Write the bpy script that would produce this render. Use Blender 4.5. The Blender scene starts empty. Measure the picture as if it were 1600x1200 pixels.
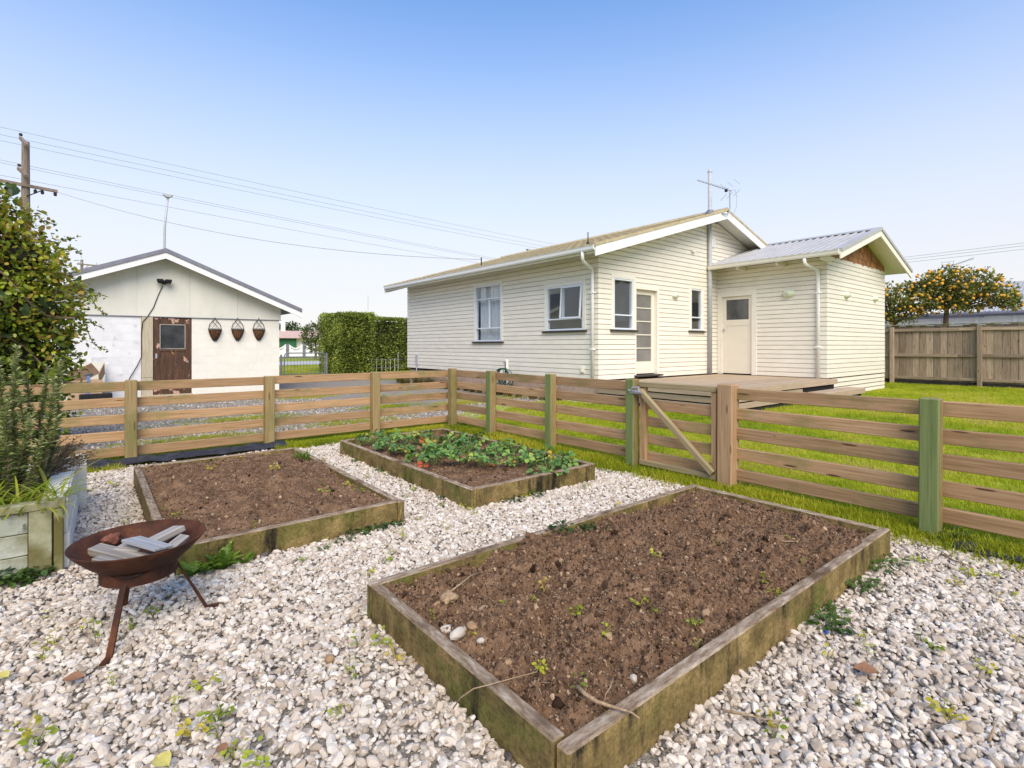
import bpy, bmesh, math, random
import numpy as np
from mathutils import Matrix, Vector, Euler, noise as mnoise

# ------------------------------------------------------------------ camera, sky, sun, exposure
S = bpy.context.scene
C = S.collection
random.seed(7)
RNG = np.random.default_rng(11)
FPX, HY, CAMH = 812.0, 540.0, 1.3            # focal length in photo pixels, horizon row, camera height (m)
YAW = math.atan(1000 / FPX)
FWD = Vector((math.cos(YAW), math.sin(YAW), 0)); RGT = Vector((math.sin(YAW), -math.cos(YAW), 0))
cd = bpy.data.cameras.new('camera'); cam = bpy.data.objects.new('camera', cd); C.objects.link(cam)
cd.sensor_fit = 'HORIZONTAL'; cd.sensor_width = 36.0; cd.lens = 36.0 * FPX / 1600
cd.shift_y = -(600 - HY) / 1600; cd.clip_start = 0.05; cd.clip_end = 2000
cam.matrix_world = Matrix((( RGT.x, 0, -FWD.x, 0), (RGT.y, 0, -FWD.y, 0), (0, 1, 0, CAMH), (0, 0, 0, 1)))
S.camera = cam

SUN_EL = math.radians(46); SUN_H = Vector((-0.46, -0.888, 0)).normalized()
world = bpy.data.worlds.new('World'); S.world = world; world.use_nodes = True
nt = world.node_tree; nt.nodes.clear()
sky = nt.nodes.new('ShaderNodeTexSky'); sky.sky_type = 'NISHITA'; sky.sun_disc = False
sky.sun_elevation = SUN_EL; sky.sun_rotation = math.atan2(SUN_H.x, SUN_H.y)
sky.air_density = 1.0; sky.dust_density = 0.4; sky.ozone_density = 1.8; sky.altitude = 0
# pale band of thin high cloud low over the horizon, the same all the way round
tc = nt.nodes.new('ShaderNodeTexCoord'); sx = nt.nodes.new('ShaderNodeSeparateXYZ')
mr = nt.nodes.new('ShaderNodeMapRange'); mr.interpolation_type = 'SMOOTHERSTEP'
mr.inputs['From Min'].default_value = -0.02; mr.inputs['From Max'].default_value = 0.74
mr.inputs['To Min'].default_value = 0.94; mr.inputs['To Max'].default_value = 0.0
mx = nt.nodes.new('ShaderNodeMix'); mx.data_type = 'RGBA'
mx.inputs['B'].default_value = (5.35, 5.15, 5.2, 1)
bg = nt.nodes.new('ShaderNodeBackground'); bg.inputs['Strength'].default_value = 0.108
wo = nt.nodes.new('ShaderNodeOutputWorld')
L = nt.links.new
L(tc.outputs['Generated'], sx.inputs[0]); L(sx.outputs['Z'], mr.inputs['Value']); L(mr.outputs[0], mx.inputs['Factor'])
hs = nt.nodes.new('ShaderNodeHueSaturation'); hs.inputs['Saturation'].default_value = 1.24; hs.inputs['Value'].default_value = 1.78; hs.inputs['Hue'].default_value = .502
L(sky.outputs[0], hs.inputs['Color']); L(hs.outputs[0], mx.inputs['A']); L(mx.outputs['Result'], bg.inputs['Color']); L(bg.outputs[0], wo.inputs['Surface'])

sl = bpy.data.lights.new('sun', 'SUN'); sl.energy = 3.0; sl.angle = math.radians(48); sl.color = (1.0, 0.865, 0.67)
so = bpy.data.objects.new('sun', sl); C.objects.link(so)
sdir = Vector((SUN_H.x * math.cos(SUN_EL), SUN_H.y * math.cos(SUN_EL), math.sin(SUN_EL)))
so.rotation_euler = sdir.to_track_quat('Z', 'Y').to_euler(); so.location = (0, -10, 20)
vs = S.view_settings; vs.view_transform = 'Standard'; vs.look = 'None'; vs.gamma = 1; vs.use_curve_mapping = False
vs.exposure = 0.62
S.cycles.max_bounces = 8; S.cycles.transparent_max_bounces = 16

# ------------------------------------------------------------------ helpers
WM = {}
def link(o, parent=None, M=None):
    M = M.copy() if M is not None else Matrix()
    C.objects.link(o); WM[o] = M
    if parent is not None:
        o.parent = parent; o.matrix_basis = WM[parent].inverted() @ M
    else:
        o.matrix_basis = M
    return o

def T(x, y, z): return Matrix.Translation((x, y, z))

def tag(o, label=None, cat=None, group=None, kind=None):
    if label: o['label'] = label
    if cat: o['category'] = cat
    if group: o['group'] = group
    if kind: o['kind'] = kind
    return o

def thing(name, label, cat, loc=(0, 0, 0), group=None, rz=0.0):
    o = bpy.data.objects.new(name, None); o.empty_display_size = 0.1
    link(o, None, T(*loc) @ Matrix.Rotation(rz, 4, 'Z'))
    return tag(o, label, cat, group)

def copy_tree(root, M, label=None, group=None):
    def rec(o, parent):
        c = o.copy(); C.objects.link(c); c.parent = parent
        WM[c] = (WM[parent] @ o.matrix_basis) if parent else M
        if parent is None: c.matrix_basis = M
        for ch in list(o.children): rec(ch, c)
        return c
    r = rec(root, None)
    if label: r['label'] = label
    if group: r['group'] = group
    return r

class MB:
    def __init__(s): s.v = []; s.f = []; s.mi = []
    def add(s, vs, fs, mi=0):
        b = len(s.v); s.v += [tuple(p) for p in vs]; s.f += [tuple(i + b for i in f) for f in fs]; s.mi += [mi] * len(fs)
        return s
    def box(s, c, d, M=None, mi=0, taper=1.0):
        x, y, z = (k / 2 for k in d); t = taper
        p = [(-x, -y, -z), (x, -y, -z), (x, y, -z), (-x, y, -z), (-x * t, -y * t, z), (x * t, -y * t, z), (x * t, y * t, z), (-x * t, y * t, z)]
        if M is not None: p = [M @ Vector(q) for q in p]
        p = [(q[0] + c[0], q[1] + c[1], q[2] + c[2]) for q in p]
        return s.add(p, [(0, 3, 2, 1), (4, 5, 6, 7), (0, 1, 5, 4), (1, 2, 6, 5), (2, 3, 7, 6), (3, 0, 4, 7)], mi)
    def bb(s, lo, hi, mi=0):
        return s.box([(a + b) / 2 for a, b in zip(lo, hi)], [b - a for a, b in zip(lo, hi)], None, mi)
    def tube(s, pts, r, n=6, cap=True, mi=0):
        pts = [Vector(p) for p in pts]; rs = r if isinstance(r, (list, tuple)) else [r] * len(pts)
        rings = []; prev = None
        for i, p in enumerate(pts):
            d = (pts[min(i + 1, len(pts) - 1)] - pts[max(i - 1, 0)]).normalized()
            a = prev if prev is not None else (Vector((0, 0, 1)) if abs(d.z) < .9 else Vector((1, 0, 0)))
            u = (a - d * a.dot(d))
            if u.length < 1e-5: u = d.orthogonal()
            u.normalize(); w = d.cross(u); prev = u
            rings.append([p + (u * math.cos(2 * math.pi * k / n) + w * math.sin(2 * math.pi * k / n)) * rs[i] for k in range(n)])
        vs = [q for ring in rings for q in ring]; fs = []
        for i in range(len(rings) - 1):
            for k in range(n):
                k2 = (k + 1) % n; fs.append((i * n + k, i * n + k2, (i + 1) * n + k2, (i + 1) * n + k))
        if cap:
            fs.append(tuple(reversed(range(n)))); fs.append(tuple(range((len(rings) - 1) * n, len(rings) * n)))
        return s.add(vs, fs, mi)
    def lathe(s, prof, n=32, c=(0, 0, 0), mi=0):
        vs = []; fs = []
        for r, z in prof:
            for k in range(n):
                a = 2 * math.pi * k / n; vs.append((c[0] + r * math.cos(a), c[1] + r * math.sin(a), c[2] + z))
        for i in range(len(prof) - 1):
            for k in range(n):
                k2 = (k + 1) % n; fs.append((i * n + k, i * n + k2, (i + 1) * n + k2, (i + 1) * n + k))
        return s.add(vs, fs, mi)
    def prism(s, poly, t0, t1, axis='y', mi=0):
        """extrude a 2D outline: axis y -> poly in xz, axis x -> poly in yz, axis z -> poly in xy"""
        def P(a, b, t): return {'y': (a, t, b), 'x': (t, a, b), 'z': (a, b, t)}[axis]
        n = len(poly); vs = [P(a, b, t0) for a, b in poly] + [P(a, b, t1) for a, b in poly]
        fs = [tuple(range(n)), tuple(reversed(range(n, 2 * n)))] + [(i, i + n, (i + 1) % n + n, (i + 1) % n) for i in range(n)]
        return s.add(vs, fs, mi)
    def mesh(s, name, mats, smooth=False, fix=True, bevel=0):
        m = bpy.data.meshes.new(name); m.from_pydata(s.v, [], s.f)
        for k in (mats if isinstance(mats, (list, tuple)) else [mats]): m.materials.append(k)
        if len(set(s.mi)) > 1: m.polygons.foreach_set('material_index', s.mi)
        if fix or bevel:
            bm = bmesh.new(); bm.from_mesh(m)
            if fix: bmesh.ops.recalc_face_normals(bm, faces=bm.faces)
            if bevel: bmesh.ops.bevel(bm, geom=[e for e in bm.edges if len(e.link_faces) == 2 and e.calc_face_angle(0) > .5], offset=bevel, segments=1, affect='EDGES')
            bm.to_mesh(m); bm.free()
        if smooth: m.polygons.foreach_set('use_smooth', [True] * len(m.polygons))
        m.update(); return m
    def build(s, name, mats, parent=None, M=None, smooth=False, fix=True, bevel=0):
        return link(bpy.data.objects.new(name, s.mesh(name, mats, smooth, fix, bevel)), parent, M)

PL = {}
def plank(name, parent, p0, p1, w, t, m, bevel=0.004, up=(0, 0, 1), roll=0.0, m2=None):
    """board from p0 to p1 (centre line), w across along 'up', t thick"""
    p0 = Vector(p0); p1 = Vector(p1); d = p1 - p0; Ln = d.length; x = d.normalized(); u = Vector(up)
    z = (u - x * u.dot(x)).normalized(); y = z.cross(x)
    M = Matrix(((x.x, y.x, z.x, p0.x), (x.y, y.y, z.y, p0.y), (x.z, y.z, z.z, p0.z), (0, 0, 0, 1))) @ T(Ln / 2, 0, 0)
    if roll: M = M @ Matrix.Rotation(roll, 4, 'X')
    key = (round(Ln, 3), round(w, 4), round(t, 4), m.name, bevel)
    if key not in PL:
        PL[key] = MB().box((0, 0, 0), (Ln, t, w)).mesh(name, m, bevel=bevel)
    return link(bpy.data.objects.new(name, PL[key]), parent, M)

# ------------------------------------------------------------------ materials
MAT = {}
def nodes_of(name):
    m = bpy.data.materials.new(name); m.use_nodes = True; MAT[name] = m
    t = m.node_tree; b = t.nodes['Principled BSDF']
    return m, t, b

def nn(t, kind, **kw):
    n = t.nodes.new('ShaderNode' + kind)
    for k, v in kw.items(): setattr(n, k, v)
    return n

def ramp(t, src, stops):
    r = nn(t, 'ValToRGB'); e = r.color_ramp.elements
    e[0].position, e[0].color = stops[0][0], (*stops[0][1], 1)
    e[1].position, e[1].color = stops[-1][0], (*stops[-1][1], 1)
    for p, c in stops[1:-1]:
        q = e.new(p); q.color = (*c, 1)
    t.links.new(src, r.inputs['Fac']); return r.outputs['Color']

def coords(t, stretch=(1, 1, 1), rand=True, kind='Object'):
    tcn = nn(t, 'TexCoord'); mp = nn(t, 'Mapping'); mp.inputs['Scale'].default_value = stretch
    src = tcn.outputs[kind]
    if rand:
        oi = nn(t, 'ObjectInfo'); mu = nn(t, 'Math', operation='MULTIPLY'); mu.inputs[1].default_value = 37.0
        t.links.new(oi.outputs['Random'], mu.inputs[0]); t.links.new(mu.outputs[0], mp.inputs['Location'])
    t.links.new(src, mp.inputs['Vector']); return mp.outputs[0]

def noise_t(t, vec, scale, detail=6, rough=.6, dist=0.0):
    n = nn(t, 'TexNoise'); n.inputs['Scale'].default_value = scale; n.inputs['Detail'].default_value = detail
    n.inputs['Roughness'].default_value = rough; n.inputs['Distortion'].default_value = dist
    t.links.new(vec, n.inputs['Vector']); return n.outputs['Fac']

def mix(t, f, a, b, blend='MIX'):
    m = nn(t, 'Mix', data_type='RGBA', blend_type=blend)
    for k, v in (('Factor', f), ('A', a), ('B', b)):
        s = [i for i in m.inputs if i.name == k and (i.type == 'VALUE' if k == 'Factor' else i.type == 'RGBA')][0]
        if isinstance(v, (int, float)): s.default_value = v
        elif isinstance(v, tuple): s.default_value = (*v, 1)
        else: t.links.new(v, s)
    return [o for o in m.outputs if o.type == 'RGBA'][0]

def step_(t, src, a, b):
    r = nn(t, 'MapRange'); r.inputs['From Min'].default_value = a; r.inputs['From Max'].default_value = b
    t.links.new(src, r.inputs['Value']); return r.outputs[0]

def bump_(t, b, src, strength=.3, dist=.01):
    n = nn(t, 'Bump'); n.inputs['Strength'].default_value = strength; n.inputs['Distance'].default_value = dist
    t.links.new(src, n.inputs['Height']); t.links.new(n.outputs[0], b.inputs['Normal'])

def objrand(t, col, lo=.85, hi=1.12):
    oi = nn(t, 'ObjectInfo'); r = nn(t, 'MapRange'); r.inputs['To Min'].default_value = lo; r.inputs['To Max'].default_value = hi
    t.links.new(oi.outputs['Random'], r.inputs['Value'])
    h = nn(t, 'HueSaturation'); t.links.new(r.outputs[0], h.inputs['Value']); t.links.new(col, h.inputs['Color'])
    return h.outputs[0]

def mk(name, stops, scale=6, stretch=(1, 1, 1), rough=.8, bump=.2, bdist=.006, detail=7, rnd=None, stain=None, spec=.3, metal=0, rand=True, dist=0.0):
    """noise-driven surface; stain = (colour, scale, lo, hi, stretch)"""
    m, t, b = nodes_of(name)
    v = coords(t, stretch, rand); n = noise_t(t, v, scale, detail, .62, dist)
    c = ramp(t, n, stops)
    if stain:
        for st in (stain if isinstance(stain, list) else [stain]):
            col, s2, lo, hi, str2 = st
            n2 = noise_t(t, coords(t, str2, rand), s2, 6, .65)
            c = mix(t, step_(t, n2, lo, hi), c, col)
    if rnd: c = objrand(t, c, *rnd)
    t.links.new(c, b.inputs['Base Color']); b.inputs['Roughness'].default_value = rough
    b.inputs['Specular IOR Level'].default_value = spec; b.inputs['Metallic'].default_value = metal
    if bump: bump_(t, b, n, bump, bdist)
    return m

def add_knots(m, col=(.10, .052, .025), axis=(1.0, 7, 7)):
    t = m.node_tree; b = t.nodes['Principled BSDF']; src = b.inputs['Base Color'].links[0].from_socket
    v = nn(t, 'TexVoronoi'); v.inputs['Scale'].default_value = 1.9; v.inputs['Randomness'].default_value = 1
    t.links.new(coords(t, axis), v.inputs['Vector']); k = step_(t, v.outputs['Distance'], .13, .085)
    t.links.new(mix(t, k, src, col), b.inputs['Base Color'])

def leafmat(name, stops, trans=.35, rough=.45, attr='tint', spec=.35, inst=False):
    """leaf: colour picked by a per-leaf value, part of the light passes through"""
    m, t, b = nodes_of(name)
    if attr == 'random':
        src = nn(t, 'ObjectInfo').outputs['Random']
    else:
        a = nn(t, 'Attribute'); a.attribute_name = attr; a.attribute_type = 'INSTANCER' if inst else 'GEOMETRY'; src = a.outputs['Fac']
    c = ramp(t, src, stops)
    v = coords(t, (1, 1, 1), False); n = noise_t(t, v, 60, 3)
    c = mix(t, .35, c, mix(t, n, (.02, .03, .01), c), 'MIX')
    t.links.new(c, b.inputs['Base Color']); b.inputs['Roughness'].default_value = rough; b.inputs['Specular IOR Level'].default_value = spec
    tr = nn(t, 'BsdfTranslucent'); t.links.new(c, tr.inputs['Color'])
    ms = nn(t, 'MixShader'); ms.inputs[0].default_value = trans
    out = [n_ for n_ in t.nodes if n_.type == 'OUTPUT_MATERIAL'][0]
    t.links.new(b.outputs[0], ms.inputs[1]); t.links.new(tr.outputs[0], ms.inputs[2]); t.links.new(ms.outputs[0], out.inputs[0])
    return m

cream = mk('cream_paint', [(.3, (.745, .70, .595)), (.7, (.82, .775, .675))], 3, (1, 1, 1), .45, .04, .002, rnd=(.965, 1.03), spec=.4,
           stain=((.62, .57, .44), 2.2, .58, .9, (.5, .5, 3)))
trim_white = mk('white_trim_paint', [(.3, (.78, .78, .77)), (.7, (.84, .84, .83))], 5, (1, 1, 1), .35, .03, .002, spec=.45)
frame_blue = mk('pale_blue_white_paint', [(.3, (.62, .67, .74)), (.7, (.70, .75, .81))], 5, (1, 1, 1), .35, .03, .002, spec=.45)
cream_trim = mk('cream_trim_paint', [(.3, (.74, .71, .62)), (.7, (.80, .77, .68))], 5, (1, 1, 1), .4, .03, .002, spec=.4)
door_cream = mk('cream_door_paint', [(.3, (.73, .68, .57)), (.7, (.79, .745, .63))], 2, (1, 1, 1), .4, .03, .002, spec=.4)
sill_dark = mk('dark_sill_paint', [(.3, (.03, .027, .025)), (.7, (.06, .05, .045))], 9, (1, 1, 1), .5, .05, .002)
black_metal = mk('black_metal', [(.3, (.012, .012, .013)), (.7, (.03, .03, .032))], 20, (1, 1, 1), .45, .05, .001, metal=.3)
grey_metal = mk('galvanised_metal', [(.3, (.38, .40, .42)), (.7, (.52, .54, .56))], 14, (1, 1, 1), .42, .05, .001, metal=.6)
grey_paint = mk('grey_pipe_paint', [(.3, (.38, .40, .43)), (.7, (.46, .48, .51))], 6, (1, 1, 3), .45, .03, .001)
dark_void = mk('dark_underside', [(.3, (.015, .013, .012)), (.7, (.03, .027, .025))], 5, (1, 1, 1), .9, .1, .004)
inner = mk('interior_plaster', [(.3, (.52, .52, .50)), (.7, (.60, .60, .58))], 2, (1, 1, 1), .8, .02, .002)
rail_wood = mk('rail_pine', [(.25, (.22, .125, .055)), (.5, (.37, .23, .12)), (.75, (.48, .32, .18))], 7, (.35, 9, 9), .75, .35, .004, rnd=(.85, 1.15),
               stain=[((.20, .17, .06), 1.6, .52, .70, (1, 1, 2)), ((.08, .05, .03), 30, .70, .78, (.25, 1, 1)), ((.40, .33, .26), 2.5, .62, .85, (1, 3, 3))])
post_wood = mk('post_pine', [(.25, (.17, .12, .045)), (.5, (.26, .19, .085)), (.75, (.34, .25, .13))], 6, (9, 9, .35), .75, .35, .004, rnd=(.88, 1.12),
               stain=[((.13, .14, .04), 1.8, .52, .75, (1, 1, .8)), ((.09, .06, .03), 25, .70, .80, (1, 1, .15))])
post_green = mk('green_treated_pine', [(.25, (.09, .125, .035)), (.5, (.155, .195, .068)), (.75, (.22, .255, .10))], 6, (9, 9, .3), .75, .35, .004,
                stain=((.16, .13, .07), 2.0, .62, .8, (1, 1, .6)))
gate_wood = mk('gate_post_pine', [(.25, (.23, .135, .065)), (.5, (.37, .24, .13)), (.75, (.47, .32, .19))], 6, (9, 9, .35), .75, .35, .004,
               stain=((.12, .08, .045), 9, .66, .8, (1, 1, .2)))
brace_wood = mk('brace_olive_pine', [(.25, (.18, .14, .065)), (.5, (.30, .24, .13)), (.75, (.38, .31, .19))], 7, (.35, 9, 9), .75, .35, .004)
deck_wood = mk('deck_timber', [(.25, (.27, .20, .135)), (.5, (.37, .285, .20)), (.75, (.46, .37, .27))], 7, (.35, 9, 9), .8, .3, .003, rnd=(.86, 1.12))
paling_wood = mk('weathered_paling', [(.2, (.16, .115, .075)), (.5, (.35, .265, .185)), (.8, (.51, .41, .31))], 5, (.5, 8, 8), .85, .4, .005, rnd=(.66, 1.25),
                 stain=[((.12, .14, .055), 1.1, .60, .8, (.6, 1, 1)), ((.05, .04, .03), 3, .68, .8, (1, 2, 2)), ((.26, .30, .24), 2.3, .66, .82, (1, 2, 2))])
grey_plank = mk('silvered_timber', [(.25, (.14, .125, .11)), (.5, (.30, .28, .255)), (.75, (.47, .44, .40))], 9, (.35, 9, 9), .85, .6, .004, rnd=(.75, 1.2), stain=[((.05, .045, .04), 4, .60, .72, (.6, 2, 2)), ((.24, .16, .09), 3, .60, .8, (1, 2, 2))])
white_old = mk('old_white_timber', [(.25, (.50, .46, .38)), (.5, (.68, .65, .58)), (.75, (.78, .76, .70))], 8, (2, .6, 3), .75, .3, .004,
               stain=[((.30, .24, .15), 7, .66, .75, (2, 1, 2)), ((.2, .2, .09), 3, .68, .85, (1, 1, 1))])
mossy = mk('mossy_painted_timber', [(.2, (.09, .10, .045)), (.45, (.21, .20, .09)), (.6, (.34, .34, .24)), (.8, (.55, .55, .46))], 5, (1, 1, .7), .8, .35, .006,
           stain=[((.12, .105, .03), 3.0, .45, .62, (1, 1, .6)), ((.05, .055, .03), 7, .66, .76, (1, 1, 1))])
mossy_pale = mk('mossy_pale_board', [(.2, (.14, .15, .09)), (.45, (.34, .36, .29)), (.7, (.56, .58, .52))], 5, (.7, 1, 1), .8, .35, .006,
                stain=[((.16, .15, .06), 3.0, .47, .64, (1, 1, 1)), ((.05, .06, .035), 8, .57, .68, (1, 1, 1))])

add_knots(rail_wood); add_knots(paling_wood, (.07, .05, .035)); add_knots(post_wood, (.10, .07, .03), (7, 7, 1.0)); add_knots(gate_wood, (.14, .08, .04), (6, 6, 1.0))
def sleeper_mat():
    m, t, b = nodes_of('weathered_sleeper')
    v = coords(t, (1.2, 5, 1.2)); n = noise_t(t, v, 6, 8, .65)
    side = ramp(t, n, [(.25, (.075, .055, .022)), (.5, (.20, .145, .055)), (.75, (.40, .29, .12))])
    side = mix(t, step_(t, noise_t(t, coords(t, (1, 1, 1.5)), 2.2, 6, .65), .48, .68), side, (.13, .135, .03))
    nz = noise_t(t, coords(t, (2.2, 2.2, .45)), 3.2, 7, .72)
    side = mix(t, step_(t, nz, .53, .66), side, (.020, .018, .011))
    nb = noise_t(t, coords(t, (1, 1, 1)), 4.5, 5, .6)
    side = mix(t, step_(t, nb, .60, .76), side, (.34, .22, .10))
    n3 = noise_t(t, coords(t, (1.5, 6, 6)), 8, 8, .7)
    top = ramp(t, n3, [(.3, (.10, .065, .04)), (.46, (.23, .165, .11)), (.60, (.36, .29, .215)), (.78, (.60, .55, .47))])
    top = mix(t, step_(t, noise_t(t, coords(t, (1, 1, 1)), 3.5, 6, .6), .56, .68), top, (.10, .062, .036))
    fine = noise_t(t, coords(t, (1, 1, 1)), 60, 6, .75)
    side = mix(t, .6, side, ramp(t, fine, [(.35, (.25, .22, .17)), (.55, (1, 1, 1)), (.72, (1.35, 1.2, 1.0))]), 'MULTIPLY')
    side = mix(t, step_(t, noise_t(t, coords(t, (.5, 1, 1.6)), 5.5, 7, .7), .60, .70), side, (.06, .055, .022))
    g = nn(t, 'NewGeometry'); sx_ = nn(t, 'SeparateXYZ'); t.links.new(g.outputs['Normal'], sx_.inputs[0])
    c = mix(t, step_(t, sx_.outputs['Z'], .35, .75), side, top)
    t.links.new(objrand(t, c, .88, 1.1), b.inputs['Base Color']); b.inputs['Roughness'].default_value = .85
    b.inputs['Specular IOR Level'].default_value = .2
    bump_(t, b, n3, .5, .006); return m
sleeper = sleeper_mat()

def soil_mat():
    m, t, b = nodes_of('tilled_soil')
    v = coords(t, (1, 1, 1), False, 'Object'); n = noise_t(t, v, 9, 10, .72); n2 = noise_t(t, v, 85, 6, .7)
    c = ramp(t, n, [(.3, (.070, .041, .025)), (.5, (.160, .096, .057)), (.68, (.26, .165, .10))])
    c = mix(t, step_(t, n2, .56, .66), c, (.32, .20, .125)); c = mix(t, step_(t, n2, .42, .33), c, (.038, .021, .013))
    t.links.new(c, b.inputs['Base Color']); b.inputs['Roughness'].default_value = .95; b.inputs['Specular IOR Level'].default_value = .1
    bump_(t, b, n2, .8, .012); return m
soil_m = soil_mat()

def inst_mat(name, stops, rough=.8, bump=.3, scale=40, spec=.3, speck=None):
    m, t, b = nodes_of(name)
    a = nn(t, 'Attribute'); a.attribute_name = 'tint'; a.attribute_type = 'INSTANCER'
    c = ramp(t, a.outputs['Fac'], stops)
    n = noise_t(t, coords(t, (1, 1, 1), False), scale, 6, .65)
    if speck: c = mix(t, step_(t, n, speck[1], speck[2]), c, speck[0])
    t.links.new(c, b.inputs['Base Color']); b.inputs['Roughness'].default_value = rough; b.inputs['Specular IOR Level'].default_value = spec
    if bump: bump_(t, b, n, bump, .003)
    return m
stone_m = inst_mat('white_marble_chip', [(0, (.08, .07, .065)), (.035, (.13, .11, .095)), (.05, (.33, .265, .20)), (.25, (.47, .40, .325)), (.55, (.55, .49, .415)), (.85, (.61, .555, .485)), (1, (.66, .62, .56))],
                   .6, .4, 45, .35, ((.46, .40, .32), .58, .78))
clod_m = inst_mat('soil_crumb', [(0, (.022, .012, .008)), (.25, (.085, .050, .030)), (.7, (.20, .122, .074)), (.92, (.30, .20, .125)), (1, (.44, .32, .21))], .95, .4, 60, .1)
chip_m = inst_mat('grey_gravel_chip', [(0, (.16, .135, .11)), (.4, (.30, .265, .225)), (.8, (.45, .41, .365)), (1, (.58, .54, .49))], .75, .3, 40, .3)
grass_m = leafmat('lawn_grass', [(0, (.26, .36, .014)), (.4, (.47, .55, .022)), (.75, (.62, .62, .05)), (1, (.66, .56, .15))], .45, .5, 'tint', .25, True)
weedy_m = leafmat('rough_grass', [(0, (.24, .32, .014)), (.45, (.46, .50, .022)), (.8, (.62, .58, .05)), (1, (.60, .48, .13))], .45, .5, 'tint', .25, True)

def ground_mat(name, stops, scale, stops2=None, mask=(2, .45, .6), bump=.4, fine=60, rough=.9):
    m, t, b = nodes_of(name)
    v = coords(t, (1, 1, 1), False); n = noise_t(t, v, scale, 10, .7); n2 = noise_t(t, v, fine, 5, .7)
    c = ramp(t, n2, stops)
    if stops2: c = mix(t, step_(t, noise_t(t, v, mask[0], 7, .65), mask[1], mask[2]), c, ramp(t, n2, stops2))
    c = mix(t, .35, c, mix(t, n, (.0, .0, .0), c))
    t.links.new(c, b.inputs['Base Color']); b.inputs['Roughness'].default_value = rough; b.inputs['Specular IOR Level'].default_value = .15
    bump_(t, b, n2, bump, .02); return m
lawn_m = ground_mat('lawn_ground', [(.3, (.22, .27, .02)), (.6, (.36, .41, .03)), (.8, (.48, .49, .05))], 3, [(.3, (.28, .25, .05)), (.7, (.48, .43, .10))], (.7, .55, .72))
far_m = ground_mat('far_grass', [(.3, (.21, .27, .03)), (.7, (.33, .38, .05))], .4)
gravel_m = ground_mat('gravel_bed', [(.35, (.10, .085, .07)), (.5, (.34, .30, .25)), (.65, (.58, .54, .48))], 4, None, bump=1.0, fine=55)
drive_m = ground_mat('drive_gravel', [(.35, (.15, .125, .10)), (.5, (.31, .275, .235)), (.68, (.52, .47, .41))], 2.5, [(.3, (.12, .16, .02)), (.6, (.30, .33, .05)), (.75, (.26, .22, .14))], (.9, .60, .68), bump=.9, fine=38)
road_m = ground_mat('pale_concrete_road', [(.3, (.44, .44, .45)), (.7, (.55, .55, .56))], 1, bump=.1)
concrete_m = mk('pinkish_concrete', [(.3, (.36, .25, .19)), (.7, (.50, .37, .29))], 6, (1, 1, 1), .9, .3, .004)
rust = mk('rusty_steel', [(.25, (.018, .008, .006)), (.45, (.045, .017, .010)), (.6, (.082, .029, .014)), (.8, (.14, .052, .021))], 7, (1, 1, 1), .75, .35, .003,
          stain=[((.20, .072, .022), 3.4, .58, .74, (1, 1, 1)), ((.024, .010, .009), 5, .56, .70, (1, 1, 1)), ((.30, .15, .07), 40, .70, .76, (1, 1, 1))], metal=.1, spec=.25)
roof_tan = mk('gritty_tan_roof', [(.3, (.34, .28, .165)), (.5, (.46, .39, .25)), (.7, (.55, .48, .33))], 9, (1, 1, 1), .9, .5, .006,
              stain=((.30, .27, .16), 1.5, .55, .75, (1, 1, 1)))
roof_steel = mk('grey_roof_steel', [(.3, (.37, .365, .36)), (.7, (.45, .445, .44))], 2, (1, 1, 1), .5, .04, .001, metal=.1, spec=.4)
roof_dark = mk('dark_grey_flashing', [(.3, (.16, .16, .20)), (.7, (.23, .23, .28))], 3, (1, 1, 1), .45, .04, .001, metal=.2)
shingle_m = mk('cedar_shingle', [(.25, (.16, .062, .022)), (.5, (.33, .15, .058)), (.75, (.46, .25, .11))], 6, (9, 9, .6), .75, .35, .004, rnd=(.7, 1.25))
block_m = mk('whitewashed_block', [(.3, (.67, .655, .59)), (.7, (.74, .725, .67))], 4, (1, 1, 1), .8, .35, .004, rnd=(.98, 1.02),
             stain=((.55, .53, .46), 2, .66, .85, (1, 1, .5)))
block_blue = mk('blue_white_block', [(.3, (.62, .63, .66)), (.7, (.72, .73, .76))], 4, (1, 1, 1), .8, .35, .004, rnd=(.97, 1.03),
                stain=[((.40, .41, .45), 1.6, .60, .72, (1, 1, .8)), ((.55, .50, .42), 6, .68, .78, (1, 1, 1))])
mortar_m = mk('painted_mortar', [(.3, (.66, .66, .63)), (.7, (.72, .72, .69))], 8, (1, 1, 1), .9, .2, .003)
sheet_m = mk('painted_fibre_sheet', [(.3, (.56, .56, .50)), (.7, (.66, .655, .59))], 2, (1, 1, .5), .7, .05, .002,
             stain=((.42, .42, .38), 2.4, .62, .85, (1.5, 1.5, .25)))
jamb_m = mk('raw_jamb_timber', [(.3, (.34, .29, .20)), (.6, (.47, .42, .32)), (.8, (.56, .52, .43))], 6, (.5, 6, 6), .8, .2, .003)
glass_dark = None
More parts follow.
